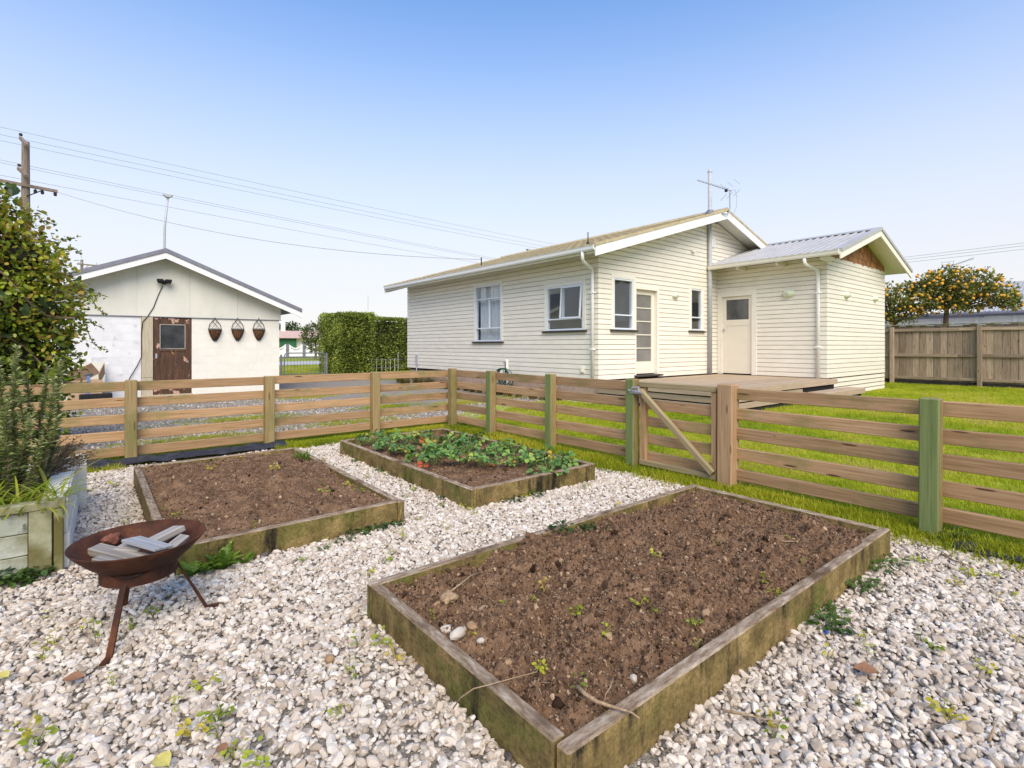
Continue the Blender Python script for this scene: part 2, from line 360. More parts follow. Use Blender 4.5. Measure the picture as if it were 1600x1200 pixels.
def glass_mat(name, tint=(.9, .93, .95), refl=1.0):
    m, t, b = nodes_of(name)
    t.nodes.remove(b); out = [n for n in t.nodes if n.type == 'OUTPUT_MATERIAL'][0]
    tr = nn(t, 'BsdfTransparent'); tr.inputs[0].default_value = (*tint, 1)
    gl = nn(t, 'BsdfGlossy'); gl.inputs['Roughness'].default_value = .015
    lw = nn(t, 'LayerWeight'); lw.inputs['Blend'].default_value = .5
    pw = nn(t, 'Math', operation='POWER'); pw.inputs[1].default_value = 3.2; t.links.new(lw.outputs['Facing'], pw.inputs[0])
    mu = nn(t, 'MapRange'); mu.inputs['To Min'].default_value = .055 * refl; mu.inputs['To Max'].default_value = .85
    ms = nn(t, 'MixShader'); t.links.new(pw.outputs[0], mu.inputs['Value']); t.links.new(mu.outputs[0], ms.inputs[0])
    t.links.new(tr.outputs[0], ms.inputs[1]); t.links.new(gl.outputs[0], ms.inputs[2]); t.links.new(ms.outputs[0], out.inputs[0])
    return m
glass = glass_mat('window_glass', (.95, .97, .98))
glass_obs = mk('obscure_glass', [(.35, (.05, .052, .055)), (.65, (.16, .165, .17))], 1.6, (1, 1, .6), .22, .08, .002, spec=.6)
glass_grey = mk('reeded_glass', [(.35, (.14, .135, .12)), (.65, (.22, .215, .20))], 1.2, (1, 1, 1), .25, .05, .002, spec=.6)
glass_black = mk('grimy_dark_glass', [(.35, (.012, .014, .018)), (.65, (.04, .044, .05))], 4, (1, 1, 1), .25, .05, .002, spec=.6)
curtain_m = mk('net_curtain', [(.3, (.62, .64, .66)), (.7, (.78, .79, .80))], 4, (8, 8, .5), .9, .1, .004)

def peel_mat():
    m, t, b = nodes_of('peeling_brown_door')
    n = noise_t(t, coords(t, (7, 7, .6)), 5, 8, .65)
    c = ramp(t, n, [(.3, (.022, .011, .007)), (.5, (.062, .027, .013)), (.7, (.13, .058, .024))])
    p = noise_t(t, coords(t, (1.3, 1.3, 1.0)), 3.0, 9, .62)
    c = mix(t, step_(t, p, .57, .585), c, (.44, .28, .21))
    q = noise_t(t, coords(t, (2, 2, 2)), 4.2, 8, .6)
    c = mix(t, step_(t, q, .645, .66), c, (.46, .25, .08))
    t.links.new(c, b.inputs['Base Color']); b.inputs['Roughness'].default_value = .7; bump_(t, b, p, .4, .004); return m
peel = peel_mat()

# ------------------------------------------------------------------ scattering
def inst(name, pts, rot, scl, idx, tint, variants, mat, kind='stuff', parent=None):
    col = bpy.data.collections.new(name + '_pieces')
    for k, me in enumerate(variants):
        me.materials.clear(); me.materials.append(mat)
        o = bpy.data.objects.new(name + '_piece', me); col.objects.link(o)
    n = len(pts); m = bpy.data.meshes.new(name); m.vertices.add(n); m.vertices.foreach_set('co', np.asarray(pts, 'f').ravel())
    def at(nm, ty, data, key):
        a = m.attributes.new(nm, ty, 'POINT'); a.data.foreach_set(key, np.ascontiguousarray(data).ravel())
    at('rot', 'FLOAT_VECTOR', np.asarray(rot, 'f'), 'vector'); at('scl', 'FLOAT_VECTOR', np.asarray(scl, 'f'), 'vector')
    at('idx', 'INT', np.asarray(idx, 'i4'), 'value'); at('tint', 'FLOAT', np.asarray(tint, 'f'), 'value')
    o = bpy.data.objects.new(name, m); link(o, parent)
    if kind: o['kind'] = kind
    g = bpy.data.node_groups.new(name, 'GeometryNodeTree')
    g.interface.new_socket('Geometry', in_out='INPUT', socket_type='NodeSocketGeometry'); g.interface.new_socket('Geometry', in_out='OUTPUT', socket_type='NodeSocketGeometry')
    gi = g.nodes.new('NodeGroupInput'); go = g.nodes.new('NodeGroupOutput'); ip = g.nodes.new('GeometryNodeInstanceOnPoints')
    ci = g.nodes.new('GeometryNodeCollectionInfo'); ci.inputs['Collection'].default_value = col
    ci.inputs['Separate Children'].default_value = True; ci.inputs['Reset Children'].default_value = True
    def na(nm, ty):
        q = g.nodes.new('GeometryNodeInputNamedAttribute'); q.data_type = ty; q.inputs['Name'].default_value = nm
        return [s for s in q.outputs if s.name == 'Attribute' and s.enabled][0]
    k = g.links.new
    k(gi.outputs[0], ip.inputs['Points']); k(ci.outputs[0], ip.inputs['Instance']); ip.inputs['Pick Instance'].default_value = True
    k(na('idx', 'INT'), ip.inputs['Instance Index'])
    er = g.nodes.new('FunctionNodeEulerToRotation'); k(na('rot', 'FLOAT_VECTOR'), er.inputs[0]); k(er.outputs[0], ip.inputs['Rotation'])
    k(na('scl', 'FLOAT_VECTOR'), ip.inputs['Scale']); k(ip.outputs[0], go.inputs[0])
    md = o.modifiers.new('scatter', 'NODES'); md.node_group = g
    return o

def stone_variants(n, sub=2, jag=.28, seed=1, squash=(1, .75, .55)):
    out = []; r = random.Random(seed)
    for i in range(n):
        bm = bmesh.new(); bmesh.ops.create_icosphere(bm, subdivisions=sub, radius=.5)
        planes = [(Vector((r.gauss(0, 1), r.gauss(0, 1), r.gauss(0, 1))).normalized(), r.uniform(.22, .40)) for _ in range(9)]
        for v in bm.verts:
            for nrm, d in planes:                       # cut flat facets like crushed rock
                k = v.co.dot(nrm)
                if k > d: v.co -= nrm * (k - d) * .92
            v.co = Vector((v.co.x * squash[0] * 1.25, v.co.y * squash[1] * 1.25, v.co.z * squash[2] * 1.25)) * (1 + r.uniform(-jag, jag) * .2)
        m = bpy.data.meshes.new('stone'); bm.to_mesh(m); bm.free(); out.append(m)
    return out

def blade_tuft(n, h, spread, w, seed, lean=.5, seg=2):
    r = random.Random(seed); mb = MB()
    for i in range(n):
        a = r.uniform(0, 6.283); d = spread * math.sqrt(r.random()); x, y = d * math.cos(a), d * math.sin(a)
        b = r.uniform(0, 6.283); hh = h * r.uniform(.5, 1.15); ln = lean * r.uniform(.2, 1.2) * hh
        px, py = -math.sin(b) * w / 2, math.cos(b) * w / 2; vs = []; fs = []
        for s in range(seg + 1):
            f = s / seg; ox = x + math.cos(b) * ln * f * f; oy = y + math.sin(b) * ln * f * f; z = hh * (f - .25 * f * f * lean)
            k = 1 - f * .85
            vs += [(ox - px * k, oy - py * k, z), (ox + px * k, oy + py * k, z)]
        for s in range(seg): fs.append((2 * s, 2 * s + 1, 2 * s + 3, 2 * s + 2))
        mb.add(vs, fs)
    m = mb.mesh('tuft', [grass_m], fix=False); return m

def scatter_mesh(name, tv, tf, mats, tints, material, parent=None, M=None, kind=None, smooth=False):
    """join many copies of one small template into a single mesh; tints = one value per copy"""
    tv = np.asarray(tv, 'f'); n = len(mats); k = len(tv)
    mats = np.asarray(mats, 'f'); P = np.einsum('nij,kj->nki', mats[:, :3, :3], tv) + mats[:, None, :3, 3]
    loops = []; starts = []; tot = []
    base = np.concatenate([np.asarray(f, 'i4') for f in tf]); ln = np.array([len(f) for f in tf], 'i4')
    allv = (base[None, :] + (np.arange(n, dtype='i4') * k)[:, None]).ravel(); lens = np.tile(ln, n)
    m = bpy.data.meshes.new(name); m.vertices.add(n * k); m.vertices.foreach_set('co', P.astype('f').ravel())
    m.loops.add(len(allv)); m.loops.foreach_set('vertex_index', allv)
    m.polygons.add(len(lens)); st = np.concatenate([[0], np.cumsum(lens)[:-1]]).astype('i4'); m.polygons.foreach_set('loop_start', st)
    a = m.attributes.new('tint', 'FLOAT', 'POINT'); a.data.foreach_set('value', np.repeat(np.asarray(tints, 'f'), k))
    m.materials.append(material); m.update(calc_edges=True); m.validate()
    if smooth: m.polygons.foreach_set('use_smooth', [True] * len(m.polygons))
    o = link(bpy.data.objects.new(name, m), parent, M)
    if kind: o['kind'] = kind
    return o

LEAF_V = [(0, 0, 0), (.3, .32, .03), (.3, -.32, .03), (.72, .27, .0), (.72, -.27, .0), (1, 0, -.08), (.4, 0, -.04)]
LEAF_F = [(0, 1, 6), (0, 6, 2), (1, 3, 6), (6, 4, 2), (3, 5, 6), (6, 5, 4)]
HEART_V = [(0, 0, 0), (-.15, .32, .02), (-.15, -.32, .02), (.15, .52, .05), (.15, -.52, .05), (.55, .36, .02), (.55, -.36, .02), (1, 0, -.1), (.3, 0, -.05)]
HEART_F = [(0, 1, 3), (0, 4, 2), (0, 3, 8), (0, 8, 4), (3, 5, 8), (8, 6, 4), (5, 7, 8), (8, 7, 6)]

def frames(pts, dirs, sizes, roll=None, aspect=1.0):
    """4x4 matrices: local x along dirs, random roll, uniform size"""
    n = len(pts); d = np.asarray(dirs, 'f'); d /= np.linalg.norm(d, axis=1, keepdims=True) + 1e-9
    up = np.tile(np.array([[0, 0, 1.0]]), (n, 1)) + RNG.normal(0, .55 if roll is None else roll, (n, 3))
    y = np.cross(up, d); y /= np.linalg.norm(y, axis=1, keepdims=True) + 1e-9; z = np.cross(d, y)
    M = np.zeros((n, 4, 4), 'f'); s = np.asarray(sizes, 'f')[:, None]
    M[:, :3, 0] = d * s; M[:, :3, 1] = y * s * aspect; M[:, :3, 2] = z * s; M[:, :3, 3] = pts; M[:, 3, 3] = 1
    return M

def blob_points(blobs, n, shell=.35):
    """points near the surface of a union of ellipsoids (centre, radii), with outward directions"""
    w = np.array([b[1][0] * b[1][2] + b[1][1] * b[1][2] for b in blobs]); w = w / w.sum()
    k = RNG.choice(len(blobs), n, p=w); d = RNG.normal(size=(n, 3)); d /= np.linalg.norm(d, axis=1, keepdims=True)
    c = np.array([b[0] for b in blobs])[k]; r = np.array([b[1] for b in blobs])[k]
    lump = 1 + .13 * np.sin(d[:, 0] * 7 + k) * np.cos(d[:, 2] * 6 + k * 2) + .10 * np.sin(d[:, 1] * 11 + k * 3)
    p = c + d * r * (1 - shell * RNG.random((n, 1)) ** 1.6) * lump[:, None]
    keep = np.ones(n, bool)
    for j, b in enumerate(blobs):
        q = (p - np.array(b[0])) / np.array(b[1]); keep &= (np.linalg.norm(q, axis=1) > .66) | (k == j)
    return p[keep], d[keep]

def ray(x, y):
    return FWD + RGT * ((x - 800) / FPX) + Vector((0, 0, -(y - HY) / FPX))
def on_y(x, y, Y):
    r = ray(x, y); return Vector((0, 0, CAMH)) + r * (Y / r.y)
def on_x(x, y, X):
    r = ray(x, y); return Vector((0, 0, CAMH)) + r * (X / r.x)
def on_z(x, y, z=0.0):
    r = ray(x, y); return Vector((0, 0, CAMH)) + r * ((z - CAMH) / r.z)

# ------------------------------------------------------------------ ground
def sheet(name, poly, z, m, parent=None, kind='structure'):
    o = MB().add([(x, y, z) for x, y in poly], [tuple(range(len(poly)))]).build(name, m, parent, fix=False)
    if kind: o['kind'] = kind
    return o
sheet('ground', [(-400, -400), (400, -400), (400, 400), (-400, 400)], -.03, far_m)
sheet('lawn', [(4.36, -12), (24, -12), (24, 8.6), (9.5, 8.6), (7.6, 9.2), (6.2, 8.9), (5.2, 8.1), (4.36, 7.4)], -.004, lawn_m)
sheet('grass_strip', [(-3.2, 6.95), (4.5, 6.95), (5.5, 7.6), (4.6, 7.95), (2.4, 7.75), (.6, 7.6), (-3.2, 7.5)], -.010, lawn_m)
sheet('driveway', [(-4, 7.0), (4.2, 7.0), (8.2, 8.4), (9.3, 8.4), (9.3, 17), (7.5, 23.0), (2, 23.6), (-4, 23.6)], -.016, drive_m)
sheet('gravel_bed', [(-2.4, -2.4), (4.5, -2.4), (4.5, 7.02), (-2.4, 7.02)], 0.0, gravel_m)
sheet('added_grey_ground', [(21.7, -14), (33, -14), (33, 14), (21.7, 14)], -.018, road_m)  # unseen grey ground added to keep green bounce off the white building
sheet('road', [(-120, 36), (200, 36), (200, 45), (-120, 45)], -.02, road_m)

# ------------------------------------------------------------------ the house
HOUSE = thing('house', 'cream weatherboard house with a tan gritty roof and a small steel-roofed wing', 'house', (9.02, 7.98, 0))
def wallm(ox, oy, face):
    if face == '-x': return Matrix(((0, -1, 0, ox), (1, 0, 0, oy), (0, 0, 1, 0), (0, 0, 0, 1)))
    return Matrix(((-1, 0, 0, ox), (0, -1, 0, oy), (0, 0, 1, 0), (0, 0, 0, 1)))
WA = wallm(9.02, 7.98, '-x'); WB = wallm(9.02, 7.98, '-y')
WF = wallm(14.15, 5.08, '-x'); WE = wallm(14.15, 5.08, '-y')
PITCH = .117; LIP = .027

def clad(parent, M, u0, u1, z0, z1, ztop=None, openings=(), mit0=False, mit1=False, breaks=(), pitch=PITCH, gap=0.0, umin_at=None):
    ztop = ztop or (lambda u: z1)
    k = 0; zb = z0
    while zb < z1:
        zt = zb + pitch - (0 if not gap else gap); a0 = u0 if umin_at is None else umin_at(zb)
        bps = {a0, u1}
        for (oa, ob, za, zc) in openings:
            if za < zt and zc > zb: bps |= {oa, ob}
        for q in breaks: bps.add(q)
        # where the sloping top cuts this course
        N = 60
        for i in range(N):
            ua = a0 + (u1 - a0) * i / N; ub = a0 + (u1 - a0) * (i + 1) / N
            for lev in (zb, zt):
                fa, fb = ztop(ua) - lev, ztop(ub) - lev
                if fa * fb < 0: bps.add(ua + (ub - ua) * fa / (fa - fb))
        bps = sorted(q for q in bps if a0 - 1e-6 <= q <= u1 + 1e-6)
        mb = MB(); segs = []
        for a, b in zip(bps[:-1], bps[1:]):
            if b - a < .004: continue
            mid = (a + b) / 2; iv = [(zb, zt)]
            if ztop(mid) <= zb + .004: continue
            for (oa, ob, za, zc) in openings:
                if oa - 1e-6 <= a and ob + 1e-6 >= b:
                    nv = []
                    for l, h in iv:
                        if za > l: nv.append((l, min(h, za)))
                        if zc < h: nv.append((max(l, zc), h))
                        
                    iv = [q for q in nv if q[1] - q[0] > .006]
            for l, h in iv: segs.append([a, b, l, h])
        chains = []
        for sg in segs:                                    # runs that join end to end become one board
            for ch in chains:
                if abs(ch[-1][1] - sg[0]) < 1e-6 and abs(ch[-1][2] - sg[2]) < 1e-6 and abs(ch[-1][3] - sg[3]) < 1e-6: ch.append(sg); break
            else: chains.append([sg])
        for ch in chains:
            l, h = ch[0][2], ch[0][3]; us = [ch[0][0]] + [q[1] for q in ch]; vs = []; fs = []
            for e, u in enumerate(us):
                hh = max(l + .004, min(h, ztop(u)))
                gv = .0155 if (l == zb and not gap and hh - l > .02) else .0015      # rebate under each board
                for n_, z_ in ((-.020, l), (-.016, l), (-.016, l + gv), (.026, l + gv - .002), (.022, hh), (-.020, hh)):
                    uu = u
                    if e == 0 and mit0 and abs(u - a0) < 1e-6: uu = u - n_
                    if e == len(us) - 1 and mit1 and abs(u - u1) < 1e-6: uu = u + n_
                    vs.append((uu, n_, z_))
            for e in range(len(us) - 1):
                o_ = e * 6
                for q in range(6): fs.append((o_ + q, o_ + 6 + q, o_ + 6 + (q + 1) % 6, o_ + (q + 1) % 6))
            o_ = (len(us) - 1) * 6; fs += [tuple(range(6)), tuple(o_ + 5 - q for q in range(6))]
            MB().add(vs, fs).build('weatherboard', cream, parent, M)
        k += 1; zb = z0 + k * pitch

def window(M, parent, u0, u1, z0, z1, rows, casing=cream_trim, frame=frame_blue, cw=.085, sill=True, curtain=None, ajar=None):
    """rows: list of (z fraction from, z fraction to, [u fractions of splits]) of the glazed area"""
    mb = MB()
    mb.bb((u0, -.02, z0), (u0 + cw, .040, z1)); mb.bb((u1 - cw, -.02, z0), (u1, .040, z1))
    mb.bb((u0 + cw, -.02, z1 - cw), (u1 - cw, .0395, z1))
    w = mb.build('window', casing, parent, M, bevel=.003)
    a, b, c, d = u0 + cw, u1 - cw, z0, z1 - cw; fw = .042
    fb = MB()
    fb.bb((a, -.06, c), (a + fw, .030, d)); fb.bb((b - fw, -.06, c), (b, .030, d))
    fb.bb((a + fw, -.06, c), (b - fw, .029, c + fw)); fb.bb((a + fw, -.06, d - fw), (b - fw, .029, d))
    ga, gb, gc, gd = a + fw, b - fw, c + fw, d - fw; br = .034
    H = gd - gc; Wd = gb - ga
    for i, (f0, f1, sp) in enumerate(rows):
        zl = gc + H * f0 + (br / 2 if f0 > 0 else 0); zh = gc + H * f1 - (br / 2 if f1 < 1 else 0)
        if f1 < 1: fb.bb((ga, -.05, zh), (gb, .027, zh + br))
        us = [0] + list(sp) + [1]
        for j in range(len(us) - 1):
            ul = ga + Wd * us[j] + (br / 2 if us[j] > 0 else 0); uh = ga + Wd * us[j + 1] - (br / 2 if us[j + 1] < 1 else 0)
            if us[j + 1] < 1: fb.bb((uh, -.05, zl), (uh + br, .025, zh))
            if ajar == (i, j):
                # awning sash: hinged at the top, bottom pushed out
                sb = MB(); t = .036; hh = zh - zl
                sb.bb((ul - .02, 0, -hh - .02), (ul - .02 + t, .035, .01)); sb.bb((uh + .02 - t, 0, -hh - .02), (uh + .02, .035, .01))
                sb.bb((ul - .02 + t, .001, -t + .01), (uh + .02 - t, .034, .01)); sb.bb((ul - .02 + t, .001, -hh - .02), (uh + .02 - t, .034, -hh - .02 + t))
                MS = M @ T(0, .03, zh) @ Matrix.Rotation(math.radians(4.5), 4, 'X')
                sb.build('open_sash', frame, w, MS, bevel=.003)
                MB().bb((ul - .02 + t, .012, -hh - .02 + t), (uh + .02 - t, .018, -t + .01)).build('pane', glass, w, MS)
            else:
                MB().bb((ul, -.012, zl), (uh, -.006, zh)).build('pane', glass, w, M)
    fb.build('window_frame', frame, w, M, bevel=.003)
    if sill:
        MB().prism([(-.02, z0 - .045), (.085, z0 - .052), (.085, z0 - .012), (-.02, z0)], u0 - .04, u1 + .04, 'x').build('sill', sill_dark, w, M, bevel=.003)
    for (c0, c1, cz0) in (curtain or []):
        n = 60; vs = []; fs = []
        for i in range(n + 1):
            u = a + (b - a) * (c0 + (c1 - c0) * i / n); nn_ = -.16 + .022 * math.sin(i * 1.25) + .01 * math.sin(i * .47)
            vs += [(u, nn_, z0 + cz0), (u, nn_, d)]
        for i in range(n): fs.append((2 * i, 2 * i + 2, 2 * i + 3, 2 * i + 1))
        MB().add(vs, fs).build('curtain', curtain_m, w, M, smooth=True, fix=False)
    return w

uB = lambda X: 9.02 - X
uE = lambda X: 14.15 - X
RID, ZR, SL = 13.8, 5.07, .298
rz_ = lambda X: ZR - SL * abs(X - RID)
# left wall with two windows
winA1 = (3.50, 4.92, 1.42, 3.15); winA2 = (.36, 1.79, 1.67, 2.85)
ins = lambda w, k=.03: (w[0] + k, w[1] - k, w[2] - .02, w[3] - k)
clad(HOUSE, WA, 0, 9.14, .50, 3.52, openings=[ins(winA1), ins(winA2)], mit0=True, mit1=True)
window(WA, HOUSE, *winA1, rows=[(0, .22, []), (.22, .77, [.46]), (.77, 1, [])], curtain=[(0, .72, .02), (.30, 1.0, .02)])
window(WA, HOUSE, *winA2, rows=[(0, .235, []), (.235, 1, [.565])], ajar=(1, 0))
# gable wall
winB1 = (uB(10.345), uB(9.44), 1.68, 2.98); winB2 = (uB(13.40), uB(12.68), 1.715, 2.95)
doorB = (uB(11.30), uB(10.345), .30, 2.77)
gtop = lambda u: rz_(9.02 - u) - .12
clad(HOUSE, WB, uB(14.17), 0, .50, 5.2, ztop=gtop, openings=[ins(winB1), ins(winB2), doorB], mit1=True, breaks=(),
     umin_at=lambda z: uB(14.17) if z < 3.3 else uB(18.55))
window(WB, HOUSE, *winB1, rows=[(0, .27, []), (.27, 1, [])])
window(WB, HOUSE, *winB2, rows=[(0, .30, []), (.30, 1, [])])
# glazed door in the gable wall
dr = MB(); ua, ub = uB(11.30), uB(10.345)
dr.bb((ua, -.10, .575), (ua + .075, .036, 2.77)); dr.bb((ub - .03, -.10, .575), (ub, .034, 2.77)); dr.bb((ua + .075, -.10, 2.69), (ub - .03, .035, 2.77))
dframe = dr.build('door_frame', cream_trim, HOUSE, WB, bevel=.003)
lf = MB(); la, lb, lz0, lz1 = ua + .078, ub - .032, .60, 2.688
gl_, gr_ = la + .115, lb - .085
lf.bb((la, -.105, lz0), (gl_, -.06, lz1)); lf.bb((gr_, -.105, lz0), (lb, -.06, lz1))
lf.bb((gl_, -.104, lz0), (gr_, -.061, lz0 + .30)); lf.bb((gl_, -.104, lz1 - .115), (gr_, -.061, lz1))
zz0, zz1 = lz0 + .30, lz1 - .115; ph = (zz1 - zz0) / 5
for i in range(1, 5): lf.bb((gl_, -.10, zz0 + i * ph - .013), (gr_, -.063, zz0 + i * ph + .013))
door1 = lf.build('glazed_door', door_cream, HOUSE, WB, bevel=.003)
for i in range(5):
    MB().bb((gl_, -.088, zz0 + i * ph + (.013 if i else 0)), (gr_, -.082, zz0 + (i + 1) * ph - (.013 if i < 4 else 0))).build('pane', glass_grey, door1, WB)
MB().bb((ua - .05, -.10, .535), (ub + .05, .13, .575)).build('door_step', sill_dark, HOUSE, WB, bevel=.004)
# wing walls
doorF = (1.72, 2.86, .40, 2.83)
clad(HOUSE, WF, 0, 2.90, .485, 3.5, openings=[doorF], mit0=True)
wtop = lambda u: 4.42 - .316 * abs((14.15 - u) - 16.4) - .10
clad(HOUSE, WE, uE(18.5), 0, .485, 3.50, ztop=wtop, mit0=True, mit1=True, breaks=())
clad(HOUSE, WE, uE(18.5), 0, .02, .48, mit0=False, mit1=False, gap=.022, pitch=.1163)
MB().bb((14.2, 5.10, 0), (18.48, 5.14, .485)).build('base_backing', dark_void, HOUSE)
# cedar shingles in the wing gable
gz0 = 3.50
sh = MB(); 
for row in range(4):
    zb = gz0 + row * .19; x = 14.15 + (row % 2) * .06
    while x < 18.5:
        w_ = random.uniform(.10, .17); x2 = min(x + w_, 18.5); xm = (x + x2) / 2
        ztm = min(zb + .23, wtop(14.15 - xm)); 
        if ztm > zb + .02:
            n0 = random.uniform(.018, .026)
            za = min(zb + .23, wtop(14.15 - x)); zc = min(zb + .23, wtop(14.15 - x2)); zl = zb + random.uniform(-.012, .004)
            if row == 0: zl = zb
            ua_, ub_ = uE(x2 - .003), uE(x + .003)
            mb = MB().add([(ua_, -.004, zl), (ub_, -.004, zl), (ub_, n0, zl), (ua_, n0, zl),
                           (ua_, -.004, max(zc, zl + .005)), (ub_, -.004, max(za, zl + .005)), (ub_, n0 - .012, max(za, zl + .005)), (ua_, n0 - .012, max(zc, zl + .005))],
                          [(0, 1, 2, 3), (7, 6, 5, 4), (3, 2, 6, 7), (1, 0, 4, 5), (0, 3, 7, 4), (2, 1, 5, 6)])
            mb.build('shingle', shingle_m, HOUSE, WE)
        x = x2
# porch door
pf = MB()
pf.bb((1.72, -.06, .49), (1.86, .040, 2.83)); pf.bb((2.72, -.06, .49), (2.86, .040, 2.83)); pf.bb((1.86, -.06, 2.69), (2.72, .039, 2.83))
pframe = pf.build('door_frame', cream_trim, HOUSE, WF, bevel=.003)
pd = MB()
pd.bb((1.862, -.05, .515), (1.962, -.012, 2.688)); pd.bb((2.618, -.05, .515), (2.718, -.012, 2.688))
pd.bb((1.962, -.05, .515), (2.618, -.0125, .62)); pd.bb((1.962, -.05, 1.86), (2.618, -.0125, 2.03)); pd.bb((1.962, -.05, 2.60), (2.618, -.0125, 2.688))
pd.bb((1.962, -.045, .62), (2.618, -.020, 1.86))
door2 = pd.build('flush_door', door_cream, HOUSE, WF, bevel=.003)
MB().bb((1.962, -.034, 2.03), (2.618, -.028, 2.60)).build('pane', glass_obs, door2, WF)
kb = MB(); kb.lathe([(.0, .06), (.022, .055), (.030, .04), (.022, .022), (.012, .018), (.012, .004), (.028, .003), (.028, 0)], 14)
kb.build('door_knob', grey_metal, door2, WF @ T(2.66, -.012, 1.76) @ Matrix.Rotation(-math.pi / 2, 4, 'X'), smooth=True)
# plain walls out of view, floor, lining of the rooms
for lo, hi in (((9.03, 17.0, .5), (18.55, 17.11, 3.5)), ((18.42, 5.2, .5), (18.49, 17.0, 3.45))):
    MB().bb(lo, hi).build('rear_wall', cream, HOUSE)
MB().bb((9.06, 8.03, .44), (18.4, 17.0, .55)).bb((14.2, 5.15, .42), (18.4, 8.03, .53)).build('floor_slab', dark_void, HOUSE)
rm = MB()
def room(x0, x1, y0, y1, z0=.56, z1=3.2):
    v = [(x0, y0, z0), (x1, y0, z0), (x1, y1, z0), (x0, y1, z0), (x0, y0, z1), (x1, y0, z1), (x1, y1, z1), (x0, y1, z1)]
    rm.add(v, [(0, 1, 2, 3), (4, 7, 6, 5), (1, 5, 6, 2), (2, 6, 7, 3)])
room(9.10, 12.3, 8.06, 11.0); room(9.10, 12.5, 11.05, 15.2); room(12.35, 14.1, 8.06, 10.5)
rm.bb((11.2, 9.6, .56), (11.9, 10.95, 1.5)); rm.bb((11.5, 9.2, 2.0), (12.28, 10.9, 2.7))
rm.build('interior_lining', inner, HOUSE, fix=False)
MB().bb((9.07, 8.04, -.02), (9.14, 17.05, .52)).bb((9.14, 8.04, -.02), (14.1, 8.12, .52)).build('foundation', concrete_m, HOUSE)

# main roof: coarse gritty tiles in stepped courses
def tile_slope(name, x_e, z_e, x_r, z_r, y0, y1):
    Ls = math.hypot(x_r - x_e, z_r - z_e); U = Vector((0, 1, 0)); V = Vector((x_r - x_e, 0, z_r - z_e)) / Ls
    Nv = U.cross(V); Nv = Nv if Nv.z > 0 else -Nv
    vsamp = []; q = 0
    while q < Ls:
        vsamp += [(q, .020), (min(q + .345, Ls), .004)]; q += .345
    nu = int((y1 - y0) / .075); vs = []; fs = []
    for (v, h) in vsamp:
        for i in range(nu + 1):
            u = y0 + (y1 - y0) * i / nu
            p = Vector((x_e, u, z_e)) + V * v + Nv * (h + .0035 * math.sin(u * 2 * math.pi / .30)); p.y = u; vs.append(p)
    for j in range(len(vsamp) - 1):
        for i in range(nu): fs.append((j * (nu + 1) + i, j * (nu + 1) + i + 1, (j + 1) * (nu + 1) + i + 1, (j + 1) * (nu + 1) + i))
    return MB().add(vs, fs).build(name, roof_tan, HOUSE, smooth=False)
tile_slope('roof_tiles', 8.38, rz_(8.38), RID, ZR, 7.47, 17.70)
tile_slope('roof_tiles', 19.2, rz_(19.2), RID, ZR, 7.47, 17.70)
MB().prism([(8.40, rz_(8.40) - .015), (RID, ZR - .015), (19.2, rz_(19.2) - .015), (19.2, rz_(19.2) - .07), (RID, ZR - .07), (8.40, rz_(8.40) - .07)], 7.50, 17.67).build('soffit', cream_trim, HOUSE)
MB().tube([(RID, 7.46, ZR + .012), (RID, 17.7, ZR + .012)], .075, 8).build('ridge_cap', roof_tan, HOUSE)
for yy in (7.46, 17.68):
    MB().prism([(8.36, rz_(8.36) - .02), (RID, ZR - .02), (RID, ZR - .235), (8.36, rz_(8.36) - .235)], yy, yy + .035).build('barge_board', trim_white, HOUSE, bevel=.003)
    MB().prism([(RID + .001, ZR - .02), (19.2, rz_(19.2) - .02), (19.2, rz_(19.2) - .235), (RID + .001, ZR - .235)], yy, yy + .035).build('barge_board', trim_white, HOUSE, bevel=.003)
    MB().prism([(8.34, rz_(8.34) + .045), (RID, ZR + .045), (RID, ZR - .02), (8.34, rz_(8.34) - .02)], yy - .012, yy + .05).build('barge_tile', roof_tan, HOUSE)
    MB().prism([(RID + .001, ZR + .045), (19.25, rz_(19.25) + .045), (19.25, rz_(19.25) - .02), (RID + .001, ZR - .02)], yy - .012, yy + .05).build('barge_tile', roof_tan, HOUSE)
for i in range(22):                                                   # exposed rafter tails
    y = 7.72 + i * .462
    mb = MB(); mb.prism([(8.47, rz_(8.47) - .075), (9.03, rz_(9.03) - .075), (9.03, rz_(9.03) - .165), (8.47, rz_(8.47) - .165)], y - .024, y + .024)
    mb.build('rafter', cream_trim, HOUSE)
MB().bb((8.425, 7.50, rz_(8.42) - .17), (8.45, 17.66, rz_(8.42) - .02)).build('fascia', cream_trim, HOUSE)
MB().prism([(8.42, 3.455), (8.42, 3.352), (8.345, 3.345), (8.325, 3.375), (8.318, 3.43), (8.305, 3.455)], 7.50, 17.66).build('gutter', trim_white, HOUSE)
MB().tube([(8.37, 7.86, 3.36), (8.37, 7.86, 3.22), (8.42, 7.88, 3.15), (8.86, 8.05, 3.06), (8.93, 8.08, 3.0), (8.94, 8.085, 2.9), (8.94, 8.085, .52)], .038, 10).build('downpipe', trim_white, HOUSE, smooth=True)
for z in (1.2, 2.5): MB().bb((8.895, 8.035, z), (8.99, 8.135, z + .03)).build('pipe_bracket', trim_white, HOUSE)
